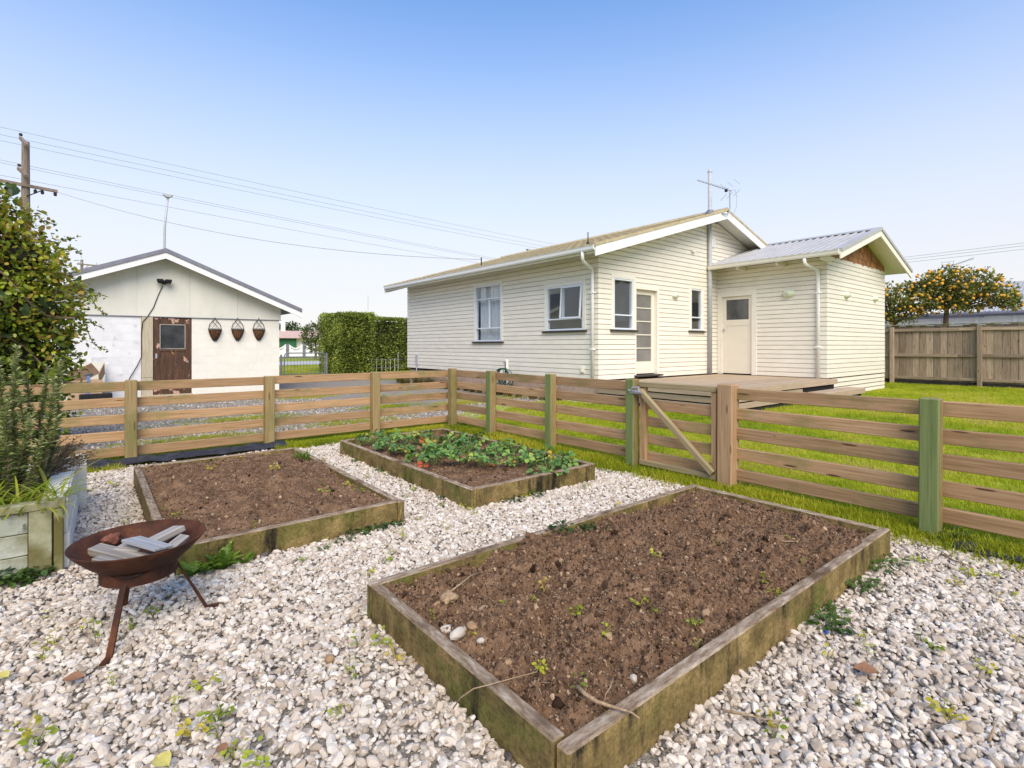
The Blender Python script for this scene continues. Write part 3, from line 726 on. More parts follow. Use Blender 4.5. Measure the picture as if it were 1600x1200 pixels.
# flue up the gable wall and through the roof
MB().tube([(13.62, 7.885, .50), (13.62, 7.885, 6.22)], .058, 14).lathe([(.066, 6.20), (.066, 6.22), (.03, 6.30), (0, 6.31)], 14, (13.62, 7.885, 0)).build('flue_pipe', grey_paint, HOUSE, smooth=True)
MB().lathe([(.15, 5.02), (.11, 5.07), (.08, 5.13)], 14, (13.62, 7.885, 0)).build('flue_collar', roof_dark, HOUSE, smooth=True)
MB().tube([(9.35, 8.6, rz_(9.35)), (9.35, 8.6, rz_(9.35) + .30)], .012, 6).lathe([(.05, rz_(9.35) - .01), (.03, rz_(9.35) + .06), (.014, rz_(9.35) + .10)], 10, (9.35, 8.6, 0)).build('vent_pipe', black_metal, HOUSE)

# wing roof: folded steel sheet
def rib_slope(name, x_e, z_e, x_r, z_r, y0, y1, m, pitch=.19, rib=.03):
    U = Vector((x_r - x_e, 0, z_r - z_e)).normalized(); Nv = Vector((-U.z, 0, U.x)); Nv = Nv if Nv.z > 0 else -Nv
    prof = []; y = y0
    while y < y1 - 1e-6:
        for dy, h in ((0, 0), (pitch * .60, 0), (pitch * .70, rib), (pitch * .88, rib), (pitch * .98, 0)):
            if y + dy <= y1: prof.append((y + dy, h))
        y += pitch
    prof.append((y1, 0)); vs = []; fs = []
    for (yy, h) in prof:
        vs += [Vector((x_e, yy, z_e)) + Nv * h, Vector((x_r, yy, z_r)) + Nv * h]
    for i in range(len(prof) - 1): fs.append((2 * i, 2 * i + 1, 2 * i + 3, 2 * i + 2))
    return MB().add(vs, fs), fs
WR = lambda X: 4.42 - .316 * abs(X - 16.4)
rib_slope('steel_roof', 13.60, WR(13.60), 16.4, 4.42, 4.56, 7.97, roof_steel)[0].build('steel_roof', roof_steel, HOUSE, fix=False)
rib_slope('steel_roof', 19.2, WR(19.2), 16.4, 4.42, 4.56, 7.97, roof_steel)[0].build('steel_roof', roof_steel, HOUSE, fix=False)
MB().prism([(13.63, WR(13.63) - .012), (16.4, 4.408), (19.17, WR(19.17) - .012), (19.17, WR(19.17) - .06), (16.4, 4.36), (13.63, WR(13.63) - .06)], 4.60, 7.95).build('soffit', cream_trim, HOUSE)
MB().prism([(16.22, WR(16.22) + .045), (16.4, 4.475), (16.58, WR(16.58) + .045), (16.58, WR(16.58) + .03), (16.4, 4.455), (16.22, WR(16.22) + .03)], 4.55, 7.9).build('ridge_cap', roof_steel, HOUSE)
for s in (-1, 1):
    xe = 16.4 + s * 2.82
    a_, b_ = sorted(((xe, WR(xe)), (16.4 + s * .0005, 4.42)))
    MB().prism([(a_[0], a_[1] - .03), (b_[0], b_[1] - .03), (b_[0], b_[1] - .20), (a_[0], a_[1] - .20)], 4.56, 4.595).build('barge_board', cream_trim, HOUSE, bevel=.003)
    MB().prism([(a_[0], a_[1] + .050), (b_[0], b_[1] + .050), (b_[0], b_[1] - .032), (a_[0], a_[1] - .032)], 4.535, 4.70).build('barge_flashing', roof_steel, HOUSE)
MB().prism([(13.625, 3.545), (13.625, 3.435), (13.55, 3.428), (13.528, 3.46), (13.52, 3.515), (13.505, 3.545)], 4.60, 7.90).build('gutter', cream_trim, HOUSE)
for y in (5.0, 6.05, 7.1): MB().bb((13.64, y - .03, 3.36), (14.16, y + .03, 3.46)).build('rafter', cream_trim, HOUSE)
MB().tube([(13.57, 5.36, 3.43), (13.57, 5.36, 3.34), (13.62, 5.34, 3.28), (14.0, 5.26, 3.20), (14.075, 5.245, 3.13), (14.08, 5.245, 3.0), (14.08, 5.245, .485)], .042, 10).build('downpipe', trim_white, HOUSE, smooth=True)
for z in (1.25, 2.6): MB().bb((14.03, 5.19, z), (14.14, 5.30, z + .03)).build('pipe_bracket', trim_white, HOUSE)
# wall lights: pale half-bowls
lamp_m = mk('pale_green_lamp_glass', [(.3, (.60, .66, .50)), (.7, (.68, .73, .58))], 5, (1, 1, 1), .35, .02, .001)
def wall_light(M, u, z, r=.13):
    mb = MB()
    prof = [(r * math.cos(a), r * .75 * math.sin(a)) for a in [math.pi / 2 * i / 6 for i in range(7)]]
    mb.lathe([(r, 0)] + prof + [(0.001, r * .75)], 16)
    o = mb.build('wall_light', lamp_m, HOUSE, M @ T(u, .02, z) @ Matrix.Rotation(-math.pi / 2, 4, 'X') @ Matrix.Diagonal((1, .62, 1, 1)), smooth=True)
wall_light(WB, uB(12.0), 2.62, .14); wall_light(WF, .88, 2.65, .17); wall_light(WE, uE(15.37), 2.62, .15); wall_light(WE, uE(17.61), 2.65, .13)
# small fittings: gable vent, stub light, socket vent, meter conduit
vt = MB(); vt.bb((uB(13.98), .02, 4.12), (uB(13.80), .06, 4.36))
for i in range(3): vt.bb((uB(13.95) + i * .045, .06, 4.15), (uB(13.95) + i * .045 + .02, .075, 4.33))
vt.build('gable_vent', trim_white, HOUSE, WB)
MB().bb((uB(12.9), .02, 3.86), (uB(12.76), .10, 3.92)).build('sensor_box', cream_trim, HOUSE, WB)
vb = MB(); vb.bb((.40, .015, .66), (.52, .05, .80)); vb.bb((.43, .05, .68), (.49, .075, .78)); vb.build('vent_box', cream_trim, HOUSE, WA, bevel=.004)
MB().bb((8.35, .01, .62), (8.50, .06, .98)).tube([(8.42, .05, .62), (8.42, .05, .30)], .02, 6).build('meter_box', grey_paint, HOUSE, WA)

# TV antenna on the gable apex
ap = Vector((RID, 7.47, ZR))
ANT = thing('tv_antenna', 'grey television antenna on a bent mast at the peak of the house gable', 'antenna', ap)
MB().tube([ap + Vector((-.33, -.03, -.14)), ap + Vector((-.1, -.06, -.13)), ap + Vector((.0, -.07, -.05)), ap + Vector((.02, -.07, .06)), ap + Vector((.01, -.07, .56))], .018, 8).build('mast', grey_metal, ANT)
b0 = ap + Vector((.06, -.10, .53)); b1 = ap + Vector((-1.02, .28, .70)); bd = (b1 - b0)
MB().tube([b0, b1], .014, 6).build('boom', grey_metal, ANT)
side = bd.cross(Vector((0, 0, 1))).normalized()
for i in range(13):
    p = b0 + bd * (.16 + .84 * i / 12); e = .085 - .003 * i
    MB().tube([p - side * e + Vector((0, 0, .012)), p + side * e + Vector((0, 0, .012))], .006, 5).build('element', grey_metal, ANT)
for s in (-1, 1):
    for k in (-.5, 0, .5):
        p = b0 + bd * .05 + Vector((0, 0, s * .03))
        MB().tube([p + side * (k * .5 - .12) + Vector((0, 0, s * .04 * 1)), p + side * (k * .5 + .02) + bd * .08 + Vector((0, 0, s * .20))], .006, 5).build('reflector', grey_metal, ANT)
MB().bb(b0 + bd * .17 - Vector((.03, .03, .07)), b0 + bd * .17 + Vector((.03, .03, .0))).build('junction_box', black_metal, ANT)
cb = [ap + Vector((.05, -.1, .55)), ap + Vector((.25, -.1, .60)), ap + Vector((.34, -.1, .40)), ap + Vector((.33, -.1, .15)), ap + Vector((.22, -.07, -.08)), ap + Vector((.1, -.05, -.2))]
MB().tube(cb, .006, 5).build('cable', grey_metal, ANT)

# timber deck and step
DECK = thing('deck', 'low weathered timber deck in the corner between house and wing', 'deck', (8.95, 4.88, 0))
nb = 21
for i in range(nb):
    y = 4.92 + (7.93 - 4.92) * (i + .5) / nb
    plank('deck_board', DECK, (8.93, y, .465 + random.uniform(-.002, .002)), (14.13, y, .465), .030, .134, deck_wood, .003)
plank('edge_board', DECK, (8.93, 4.88, .425), (14.25, 4.88, .425), .125, .03, deck_wood)
plank('edge_board', DECK, (8.915, 4.865, .425), (8.915, 7.93, .425), .125, .03, deck_wood)
for k in range(2):
    plank('skirt_board', DECK, (8.94, 4.90, .285 - k * .135), (8.94, 7.93, .285 - k * .135), .11, .022, deck_wood)
    plank('skirt_board', DECK, (8.96, 4.905, .285 - k * .135), (12.3, 4.905, .285 - k * .135), .11, .022, deck_wood)
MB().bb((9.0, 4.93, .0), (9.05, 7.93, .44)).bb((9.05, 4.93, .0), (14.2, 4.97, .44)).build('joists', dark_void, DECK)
STEP = thing('deck_step', 'low wooden step along the front edge of the deck beside the wing', 'step', (12.35, 4.45, 0))
for k in range(3): plank('tread_board', STEP, (12.35, 4.50 + k * .125, .255), (14.72, 4.50 + k * .125, .255), .03, .12, deck_wood, .003)
plank('edge_board', STEP, (12.34, 4.43, .205), (14.72, 4.43, .205), .125, .028, deck_wood)
plank('edge_board', STEP, (14.735, 4.43, .205), (14.735, 4.84, .205), .125, .028, deck_wood)
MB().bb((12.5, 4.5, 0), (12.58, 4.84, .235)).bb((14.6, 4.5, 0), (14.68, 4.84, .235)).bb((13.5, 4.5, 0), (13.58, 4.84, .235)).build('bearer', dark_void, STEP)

# ------------------------------------------------------------------ the garage
GY = 15.8
GAR = thing('garage', 'white gabled garage with a peeling brown door and dark roof edge', 'garage', (4.22, GY, 0))
WG = wallm(4.22, GY, '-y'); uG = lambda X: 4.22 - X
gz = lambda X: 3.66 - .415 * abs(X - 1.46)
MB().bb((-1.30, GY + .009, 0), (.98, GY + .17, 2.03)).bb((2.065, GY + .009, 0), (4.21, GY + .17, 2.03)).build('mortar', mortar_m, GAR)
BLK = {}
dX0, dX1, jX0 = 1.235, 2.06, .985
for row in range(10):
    z0 = .0 + row * .203; x = 4.22 + (0 if row % 2 else .2)
    while x > -1.3:
        x1 = min(x, 4.22); x0 = x - .4
        for a, b in ((max(x0, dX1), x1), (x0, min(x1, jX0))):
            a = max(a, -1.3)
            if b - a < .03 or not (a >= dX1 - 1e-4 or b <= jX0 + 1e-4): continue
            mm = block_m if a >= dX1 - 1e-4 else block_blue
            L_ = round(b - a - .0025, 3); key = (L_, mm.name)
            if key not in BLK: BLK[key] = MB().box((0, 0, 0), (L_, .17, .2005)).mesh('concrete_block', mm, bevel=.001)
            link(bpy.data.objects.new('concrete_block', BLK[key]), GAR, T((a + b) / 2, GY + .091 + random.uniform(-.0005, .0005), z0 + .1015))
        x -= .4
# side and back walls
MB().bb((4.04, GY + .2, 0), (4.215, 23.2, 2.3)).bb((-1.3, GY + .2, 0), (-1.12, 23.2, 2.3)).bb((-1.3, 23.0, 0), (4.2, 23.2, 2.3)).build('side_wall', block_m, GAR)
# sheeted gable
for i in range(5):
    xa, xb = -1.34 + i * 1.12, -1.34 + (i + 1) * 1.12 - .004
    top = [(xb, gz(xb) - .06), (xa, gz(xa) - .06)]
    if xa < 1.46 < xb: top.insert(1, (1.46, gz(1.46) - .06))
    MB().prism([(xa, 2.035), (xb, 2.035)] + top, GY - .022 + .0006 * (i % 2), GY + .02).build('fibre_sheet', sheet_m, GAR)
MB().bb((-1.35, GY - .026, 2.018), (4.27, GY + .0, 2.034)).build('flashing_strip', roof_dark, GAR)
# roof
for s in (-1, 1):
    xe = 1.46 + s * 3.27; a_, b_ = sorted(((xe, gz(xe)), (1.46 + s * .0005, 3.66)))
    MB().prism([(a_[0], a_[1] + .01), (b_[0], b_[1] + .01), (b_[0], b_[1] - .03), (a_[0], a_[1] - .03)], 15.40, 23.5).build('roof_sheet', roof_dark, GAR)
    MB().prism([(a_[0], a_[1] + .055), (b_[0], b_[1] + .055), (b_[0], b_[1] - .045), (a_[0], a_[1] - .045)], 15.375, 15.48).build('barge_flashing', roof_dark, GAR)
    MB().prism([(a_[0], a_[1] - .045), (b_[0], b_[1] - .045), (b_[0], b_[1] - .20), (a_[0], a_[1] - .20)], 15.40, 15.44).build('barge_board', trim_white, GAR, bevel=.003)
    MB().prism([(a_[0], a_[1] - .06), (b_[0], b_[1] - .06), (b_[0], b_[1] - .09), (a_[0], a_[1] - .09)], 15.44, GY).build('soffit', cream_trim, GAR)
# door, jamb
gd = MB(); z0, z1 = .06, 2.005; a, b = uG(dX1) + .012, uG(dX0) - .004
gd.bb((a, -.05, z0), (a + .13, .0, z1)); gd.bb((b - .13, -.05, z0), (b, .0, z1)); gd.bb((a + .13, -.05, z1 - .17), (b - .13, -.001, z1)); gd.bb((a + .13, -.05, z0), (b - .13, -.001, z0 + .2))
gd.bb((a + .13, -.05, 1.15), (b - .13, -.001, 1.22)); gd.bb((a + .13, -.045, z0 + .2), (b - .13, -.012, 1.15))
gdo = gd.build('peeling_door', peel, GAR, WG, bevel=.003)
MB().bb((a + .13, -.03, 1.22), (b - .13, -.02, z1 - .17)).build('pane', glass_black, gdo, WG)
fr = MB()
for q in ((a + .125, 1.21, a + .145, z1 - .16), (b - .145, 1.21, b - .125, z1 - .16)): fr.bb((q[0], -.02, q[1]), (q[2], .006, q[3]))
fr.bb((a + .145, -.02, 1.21), (b - .145, .0055, 1.232)); fr.bb((a + .145, -.02, z1 - .182), (b - .145, .0055, z1 - .16)); fr.build('pane_bead', grey_plank, gdo, WG)
MB().bb((b - .075, 0, .98), (b - .035, .02, 1.10)).build('lock_plate', grey_metal, gdo, WG)
plank('jamb_board', GAR, (1.108, GY + .0, .03), (1.108, GY + .0, .50), .235, .05, jamb_m, up=(1, 0, 0)); plank('jamb_board', GAR, (1.108, GY + .0, .506), (1.108, GY + .0, 2.015), .235, .05, jamb_m, up=(1, 0, 0))
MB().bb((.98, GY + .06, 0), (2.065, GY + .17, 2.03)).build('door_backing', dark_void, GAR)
plank('threshold', GAR, (.98, GY - .04, .03), (2.07, GY - .04, .03), .06, .18, jamb_m)
# flood light and its cable
fp = on_y(256, 441, GY - .03)
fl = MB(); fl.box((fp.x, fp.y - .02, fp.z), (.10, .04, .10))
for s in (-1, 1):
    cx = fp.x + s * .09
    fl.tube([(cx - s * .05, fp.y - .05, fp.z), (cx, fp.y - .10, fp.z + .01)], .02, 6)
    fl.lathe([(.0, -.02), (.05, -.02), (.075, .08), (.07, .08), (.05, .0)], 12, (cx, fp.y - .13, fp.z - .02))
    fl.bb((cx - .07, fp.y - .21, fp.z + .01), (cx + .07, fp.y - .09, fp.z + .03))
fl.build('flood_light', black_metal, GAR)
pp = [on_y(x, y, GY - .035) for x, y in ((254, 447), (247, 462), (240, 480), (231, 494), (223, 503), (221, 520), (221, 558), (214, 572), (203, 590), (196, 606))]
MB().tube(pp, .011, 5).build('cable', black_metal, GAR)
# three hanging wall baskets
coir = mk('coir_liner', [(.3, (.07, .03, .015)), (.5, (.16, .075, .035)), (.75, (.26, .13, .065))], 14, (4, 4, 1), .95, .8, .01, rnd=(.85, 1.15))
bl = ['leftmost of three hanging coir wall baskets on the garage, beside the door', 'middle one of three hanging coir wall baskets on the garage wall', 'rightmost of three hanging coir wall baskets near the garage corner']
def basket(px, label):
    c = on_y(px, 514, GY - .03); r = .15
    t = thing('wall_basket', label, 'basket', (c.x, GY - .01, c.z - .28), 'baskets on the garage wall')
    n = 14; vs = []; fs = []; rows_ = 7
    for j in range(rows_ + 1):
        f = j / rows_; rr = r * (1 - f ** 1.7 * .80); z = c.z - .02 - .29 * f
        for i in range(n + 1):
            a = math.pi * i / n; k = 1 + random.uniform(-.06, .06)
            vs.append((c.x + rr * math.cos(a) * k, GY - .012 - rr * .85 * math.sin(a) * k, z + random.uniform(-.008, .008)))
    for j in range(rows_):
        for i in range(n): fs.append((j * (n + 1) + i, j * (n + 1) + i + 1, (j + 1) * (n + 1) + i + 1, (j + 1) * (n + 1) + i))
    MB().add(vs, fs).build('liner', coir, t, fix=False)
    w = MB(); pt = lambda a, rr, z: (c.x + rr * math.cos(a), GY - .014 - rr * .88 * math.sin(a), z)
    for z, rr in ((c.z, r * 1.05), (c.z - .02, r * 1.05)): w.tube([pt(math.pi * i / 12, rr, z) for i in range(13)], .008, 5)
    for k in range(7):
        a = math.pi * (k + .5) / 7; w.tube([pt(a, r * 1.05 * (1 - f ** 1.7 * .8), c.z - .02 - .30 * f) for f in (0, .3, .6, .85, 1)], .006, 4)
    for s in (-1, 1):
        w.tube([(c.x + s * r, GY - .02, c.z), (c.x + s * r * .8, GY - .02, c.z + .13), (c.x + s * .02, GY - .02, c.z + .25), (c.x, GY - .02, c.z + .31)], .008, 5)
        w.tube([(c.x + s * r * .6, GY - .10, c.z), (c.x - s * r * .45, GY - .02, c.z + .22)], .006, 4)
    w.build('wire_frame', black_metal, t)
for px, lab in zip((336, 371.5, 404.5), bl): basket(px, lab)

# ------------------------------------------------------------------ post and rail fences, gate
RZ = (.865, .684, .506, .324, .142)
FR = thing('rail_fence', 'pine post and rail fence with green-faced posts, between the beds and the lawn', 'fence', (4.46, 2.43, 0))
FL = thing('rail_fence', 'pine post and rail fence with olive posts, between the beds and the gravel drive', 'fence', (1.77, 7.08, 0))
def post(parent, x, y, top, w, mats, split=False):
    mb = MB(); mb.box((0, 0, (top - .1) / 2), (w, w, top + .1))
    m = mb.mesh('post', mats, bevel=.008)
    if len(mats) > 1:
        for p in m.polygons:
            if p.normal.x < -.6: p.material_index = 1
    return link(bpy.data.objects.new('post', m), parent, T(x, y, 0) @ Matrix.Rotation(random.uniform(-.02, .02), 4, 'Z') @ Matrix.Rotation(random.uniform(-.006, .006), 4, 'X'))
ry = [6.99, 5.97, 4.73, 3.47]
for y in ry: post(FR, 4.46, y, .945 + random.uniform(-.008, .008), .108, [post_wood, post_green] if y < 6.9 else [post_wood])
post(FR, 4.50, 2.43, .95, .140, [gate_wood]).name = 'gate_post'
for y in (.95, -.55, -2.1): post(FR, 4.43, y, .945, .112, [post_wood, post_green])
for a, b in ((7.13, 5.97), (5.97, 4.73), (4.73, 3.47), (2.43, .95), (.95, -.55), (-.55, -2.1)):
    for z in RZ: plank('rail', FR, (4.542, a - .002, z + random.uniform(-.006, .006)), (4.542, b + .002, z + random.uniform(-.006, .006)), .102, .042, rail_wood)
lx = [3.20, 1.77, .35, -1.05, -2.45]
for x in lx: post(FL, x, 7.08, .915 + random.uniform(-.008, .008), .112, [post_wood])
ends = [4.60] + lx
for a, b in zip(ends[:-1], ends[1:]):
    for z in RZ: plank('rail', FL, (b + .002, 7.158, z - .012 + random.uniform(-.006, .006)), (a - .002, 7.158, z - .012 + random.uniform(-.006, .006)), .102, .042, rail_wood)
GATE = thing('garden_gate', 'wooden rail gate with a diagonal brace in the lawn-side fence', 'gate', (4.47, 3.38, 0))
ga, gb = 3.385, 2.525
for z in RZ[1:]: plank('rail', GATE, (4.545, ga, z), (4.545, gb, z), .100, .040, rail_wood)
plank('top_rail', GATE, (4.50, ga, .895), (4.50, gb - .0, .895), .052, .085, brace_wood)
plank('stile', GATE, (4.498, ga - .035, .10), (4.498, ga - .035, .868), .07, .05, rail_wood, up=(0, 1, 0))
plank('stile', GATE, (4.498, gb + .03, .10), (4.498, gb + .03, .868), .05, .05, rail_wood, up=(0, 1, 0))
plank('bottom_rail', GATE, (4.49, ga, .085), (4.49, gb, .085), .05, .06, brace_wood)
plank('brace', GATE, (4.445, ga - .02, .835), (4.445, gb + .02, .125), .058, .05, brace_wood, bevel=.006)
lt = MB(); lt.bb((4.40, ga - .05, .80), (4.43, ga + .08, .84)); lt.tube([(4.41, ga + .06, .80), (4.39, ga + .03, .86), (4.405, ga - .03, .87), (4.41, ga - .05, .80)], .012, 6)
lt.tube([(4.405, ga + .09, .83), (4.40, ga - .08, .815)], .014, 6); lt.build('latch', grey_metal, GATE)

# ------------------------------------------------------------------ raised beds
def bed(name, label, x0, x1, y0, y1, top, soil_z, along, holes=(), rough=.02, mound=.02, seed=0):
    t = thing(name, label, 'raised bed', ((x0 + x1) / 2, (y0 + y1) / 2, 0))
    th, hh = .052, top + .03; zc = top - hh / 2
    j = lambda: random.uniform(-.004, .004)
    if along == 'x':
        plank('sleeper', t, (x0, y0 + th / 2, zc + j()), (x1, y0 + th / 2, zc + j()), hh, th, sleeper, .006)
        plank('sleeper', t, (x0, y1 - th / 2, zc + j()), (x1, y1 - th / 2, zc + j()), hh, th, sleeper, .006)
        plank('sleeper', t, (x0 + th / 2 + .001, y0 + th + .012, zc), (x0 + th / 2 + .001, y1 - th - .002, zc + j()), hh, th, sleeper, .006)
        plank('sleeper', t, (x1 - th / 2 - .001, y0 + th + .003, zc), (x1 - th / 2 - .001, y1 - th - .002, zc + j()), hh, th, sleeper, .006)
    else:
        plank('sleeper', t, (x0 + th / 2, y0, zc + j()), (x0 + th / 2, y1, zc + j()), hh, th, sleeper, .006)
        plank('sleeper', t, (x1 - th / 2, y0, zc + j()), (x1 - th / 2, y1, zc + j()), hh, th, sleeper, .006)
        plank('sleeper', t, (x0 + th + .004, y0 + th / 2 + .001, zc), (x1 - th - .002, y0 + th / 2 + .001, zc + j()), hh, th, sleeper, .006)
        plank('sleeper', t, (x0 + th + .002, y1 - th / 2 - .001, zc), (x1 - th - .002, y1 - th / 2 - .001, zc + j()), hh, th, sleeper, .006)
    a0, a1, b0, b1 = x0 + .03, x1 - .03, y0 + .03, y1 - .03
    d = math.sqrt((y0 + .3) ** 2 + x0 ** 2); st = .0085 if d < 2 else .013
    nx, ny = int((a1 - a0) / st), int((b1 - b0) / st)
    Z = np.zeros((ny + 1, nx + 1), 'f')
    for jy in range(ny + 1):
        y = b0 + (b1 - b0) * jy / ny
        for ix in range(nx + 1):
            x = a0 + (a1 - a0) * ix / nx
            p = Vector((x * 1.0, y, seed * 7.3))
            h = mnoise.noise(p * 2.3) * rough * .9 + mnoise.noise(p * 6) * rough * .75 + mnoise.noise(p * 15) * rough * .62 + (abs(mnoise.noise(p * 33)) - .25) * rough * .75 + mnoise.noise(p * 70) * rough * .34
            e = min(x - a0, a1 - x, y - b0, b1 - y); h += mound * min(1, e / .25)
            for hx, hy, hr, hd in holes:
                q = ((x - hx) ** 2 + (y - hy) ** 2) / hr ** 2
                if q < 4: h += -hd * math.exp(-q * 2) + hd * .45 * math.exp(-(math.sqrt(q) - 1.25) ** 2 * 6)
            Z[jy, ix] = soil_z + h
    xs = np.linspace(a0, a1, nx + 1); ys = np.linspace(b0, b1, ny + 1)
    G = np.stack([np.tile(xs, (ny + 1, 1)), np.tile(ys[:, None], (1, nx + 1)), Z], -1).reshape(-1, 3).astype('f')
    i = np.arange(ny)[:, None] * (nx + 1) + np.arange(nx)[None]; F = np.stack([i, i + 1, i + nx + 2, i + nx + 1], -1).reshape(-1)
    m = bpy.data.meshes.new('soil'); m.vertices.add(len(G)); m.vertices.foreach_set('co', G.ravel())
    m.loops.add(len(F)); m.loops.foreach_set('vertex_index', F.astype('i4')); m.polygons.add(len(F) // 4); m.polygons.foreach_set('loop_start', np.arange(0, len(F), 4, dtype='i4'))
    m.materials.append(soil_m); m.update(calc_edges=True); m.polygons.foreach_set('use_smooth', [True] * len(m.polygons))
    so_ = link(bpy.data.objects.new('soil', m), t); so_['kind'] = 'stuff'
    def zat(x, y):
        return float(Z[int(np.clip(round((y - b0) / (b1 - b0) * ny), 0, ny)), int(np.clip(round((x - a0) / (a1 - a0) * nx), 0, nx))])
    # crumbs and clods lying on the surface
    N = int((a1 - a0) * (b1 - b0) * (11000 if d < 2 else 4200))
    px = RNG.uniform(a0 + .02, a1 - .02, N); py = RNG.uniform(b0 + .02, b1 - .02, N)
    pz = Z[np.round((py - b0) / (b1 - b0) * ny).astype(int), np.round((px - a0) / (a1 - a0) * nx).astype(int)]
    s = np.clip(RNG.lognormal(-5.2, .48, N), .002, .030); big_ = RNG.random(N) < .022; s = np.where(big_, np.clip(s * 3.4, .010, .042), s)
    inst('soil_crumbs', np.stack([px, py, pz + s * .12], -1), RNG.uniform(0, 6.28, (N, 3)), np.stack([s, s * RNG.uniform(.7, 1.1, N), s * RNG.uniform(.7, 1, N)], -1),
         RNG.integers(0, 6, N), RNG.random(N), stone_variants(6, 2, .9, seed + 3, (1, .85, .8)), clod_m, 'stuff', t)
    N = int((a1 - a0) * (b1 - b0) * 420)
    px = RNG.uniform(a0 + .04, a1 - .04, N); py = RNG.uniform(b0 + .04, b1 - .04, N)
    pz = Z[np.round((py - b0) / (b1 - b0) * ny).astype(int), np.round((px - a0) / (a1 - a0) * nx).astype(int)]
    rot = np.stack([RNG.normal(0, .25, N), RNG.normal(0, .25, N), RNG.uniform(0, 6.28, N)], -1); ln_ = RNG.uniform(.008, .034, N)
    inst('straw_bits', np.stack([px, py, pz + .004], -1), rot, np.stack([ln_, ln_ * 0 + .0016, ln_ * 0 + .0014], -1), np.zeros(N), RNG.random(N),
         [MB().box((0, 0, 0), (1, 1, 1)).mesh('straw', soil_m)], straw_m, 'stuff', t)
    return t, zat
straw_m = inst_mat('dry_straw', [(0, (.10, .06, .035)), (.6, (.24, .155, .09)), (1, (.46, .36, .24))], .8, 0)
BED1, z1f = bed('raised_bed', 'largest and nearest raised bed of mossy sleepers, filled with bare brown soil', 1.03, 3.845, 1.02, 2.375, .165, .118, 'x',
                [(3.52, 2.10, .055, .07), (2.75, 1.75, .05, .05), (3.05, 1.5, .04, .035), (2.35, 1.95, .04, .03), (2.2, 1.4, .035, .03), (3.3, 1.7, .045, .03), (1.75, 1.9, .03, .03), (1.55, 1.25, .03, .02), (2.9, 1.3, .05, .045), (2.0, 1.6, .045, .04), (1.5, 1.65, .04, .035), (3.6, 1.5, .05, .04), (2.6, 2.1, .045, .05)], .052, .03, 1)
BED2, z2f = bed('raised_bed', 'middle raised bed full of strawberry plants, in the fence corner', 2.33, 3.775, 3.375, 6.15, .165, .105, 'y', (), .030, .015, 2)
BED3, z3f = bed('raised_bed', 'left raised bed of bare brown soil behind the rusty fire bowl', .318, 1.79, 3.455, 6.03, .165, .125, 'y',
                [(.55, 5.05, .07, .08), (.75, 5.0, .035, .03), (.62, 4.6, .05, .04), (1.2, 4.2, .05, .03)], .042, .03, 3)

# ------------------------------------------------------------------ white gravel
BEDS = [(1.03, 3.845, 1.02, 2.375), (2.33, 3.775, 3.375, 6.15), (.318, 1.79, 3.455, 6.03), (-3, -.10, 3.93, 5.6)]
def gravel(n, x0, x1, y0, y1, zlo, zhi, smu):
    px = RNG.uniform(x0, x1, n); py = RNG.uniform(y0, y1, n); keep = np.ones(n, bool)
    for a, b, c, d in BEDS: keep &= ~((px > a - .004) & (px < b + .004) & (py > c - .004) & (py < d + .004))
    edge = 4.24 + .10 * np.sin(py * 3.1) + .07 * np.sin(py * 7.7 + 1) - np.where(py > 5.5, (py - 5.5) * .25, 0)
    keep &= (px < edge + RNG.normal(0, .05, n)) & (py < 6.78 + .06 * np.sin(px * 5) + RNG.normal(0, .05, n))
    s = np.clip(RNG.lognormal(smu, .36, n), .009, .043)
    P = np.stack([px, py, RNG.uniform(zlo, zhi, n)], -1)[keep]; s = s[keep]; k = len(s)
    rot = np.stack([RNG.normal(0, .45, k), RNG.normal(0, .45, k), RNG.uniform(0, 6.28, k)], -1)
    return P, rot, np.stack([s * RNG.uniform(.85, 1.25, k)] * 3, -1) * RNG.uniform(.85, 1.15, (k, 3))
parts_ = [gravel(62000, -1.5, 4.4, -1.0, 3.4, .002, .009, -3.84), gravel(36000, -1.5, 4.4, -1.0, 3.4, .008, .016, -3.68),
          gravel(66000, -1.0, 4.4, 3.2, 7.0, .003, .014, -3.84)]
P = np.concatenate([q[0] for q in parts_]); Rr = np.concatenate([q[1] for q in parts_]); Sc = np.concatenate([q[2] for q in parts_])
# darker chips beside the boards, around the planter and in a few round spots
darkening = np.zeros(len(P))
for a, b, c, d in BEDS:
    dx = np.maximum(np.maximum(a - P[:, 0], P[:, 0] - b), 0); dy = np.maximum(np.maximum(c - P[:, 1], P[:, 1] - d), 0); darkening = np.maximum(darkening, .6 * np.exp(-(np.hypot(dx, dy) / .07) ** 1.3))
for cx, cy, r, k in ((-.4, 3.3, .5, .55), (.35, 2.35, .35, .35), (2.6, .75, .35, .45), (4.0, .9, .35, .4), (.0, 6.3, .5, .35), (1.0, 1.6, .25, .35)):
    darkening = np.maximum(darkening, k * np.exp(-((P[:, 0] - cx) ** 2 + (P[:, 1] - cy) ** 2) / r ** 2))
tint = np.clip(RNG.random(len(P)) - darkening * RNG.random(len(P)) * .7, 0.0, 1)
tint = np.where((RNG.random(len(P)) > .15), np.maximum(tint, .06 + .12 * RNG.random(len(P))), tint)
inst('white_gravel', P, Rr, Sc, RNG.integers(0, 10, len(P)), tint, stone_variants(10, 2, .3, 5), stone_m)
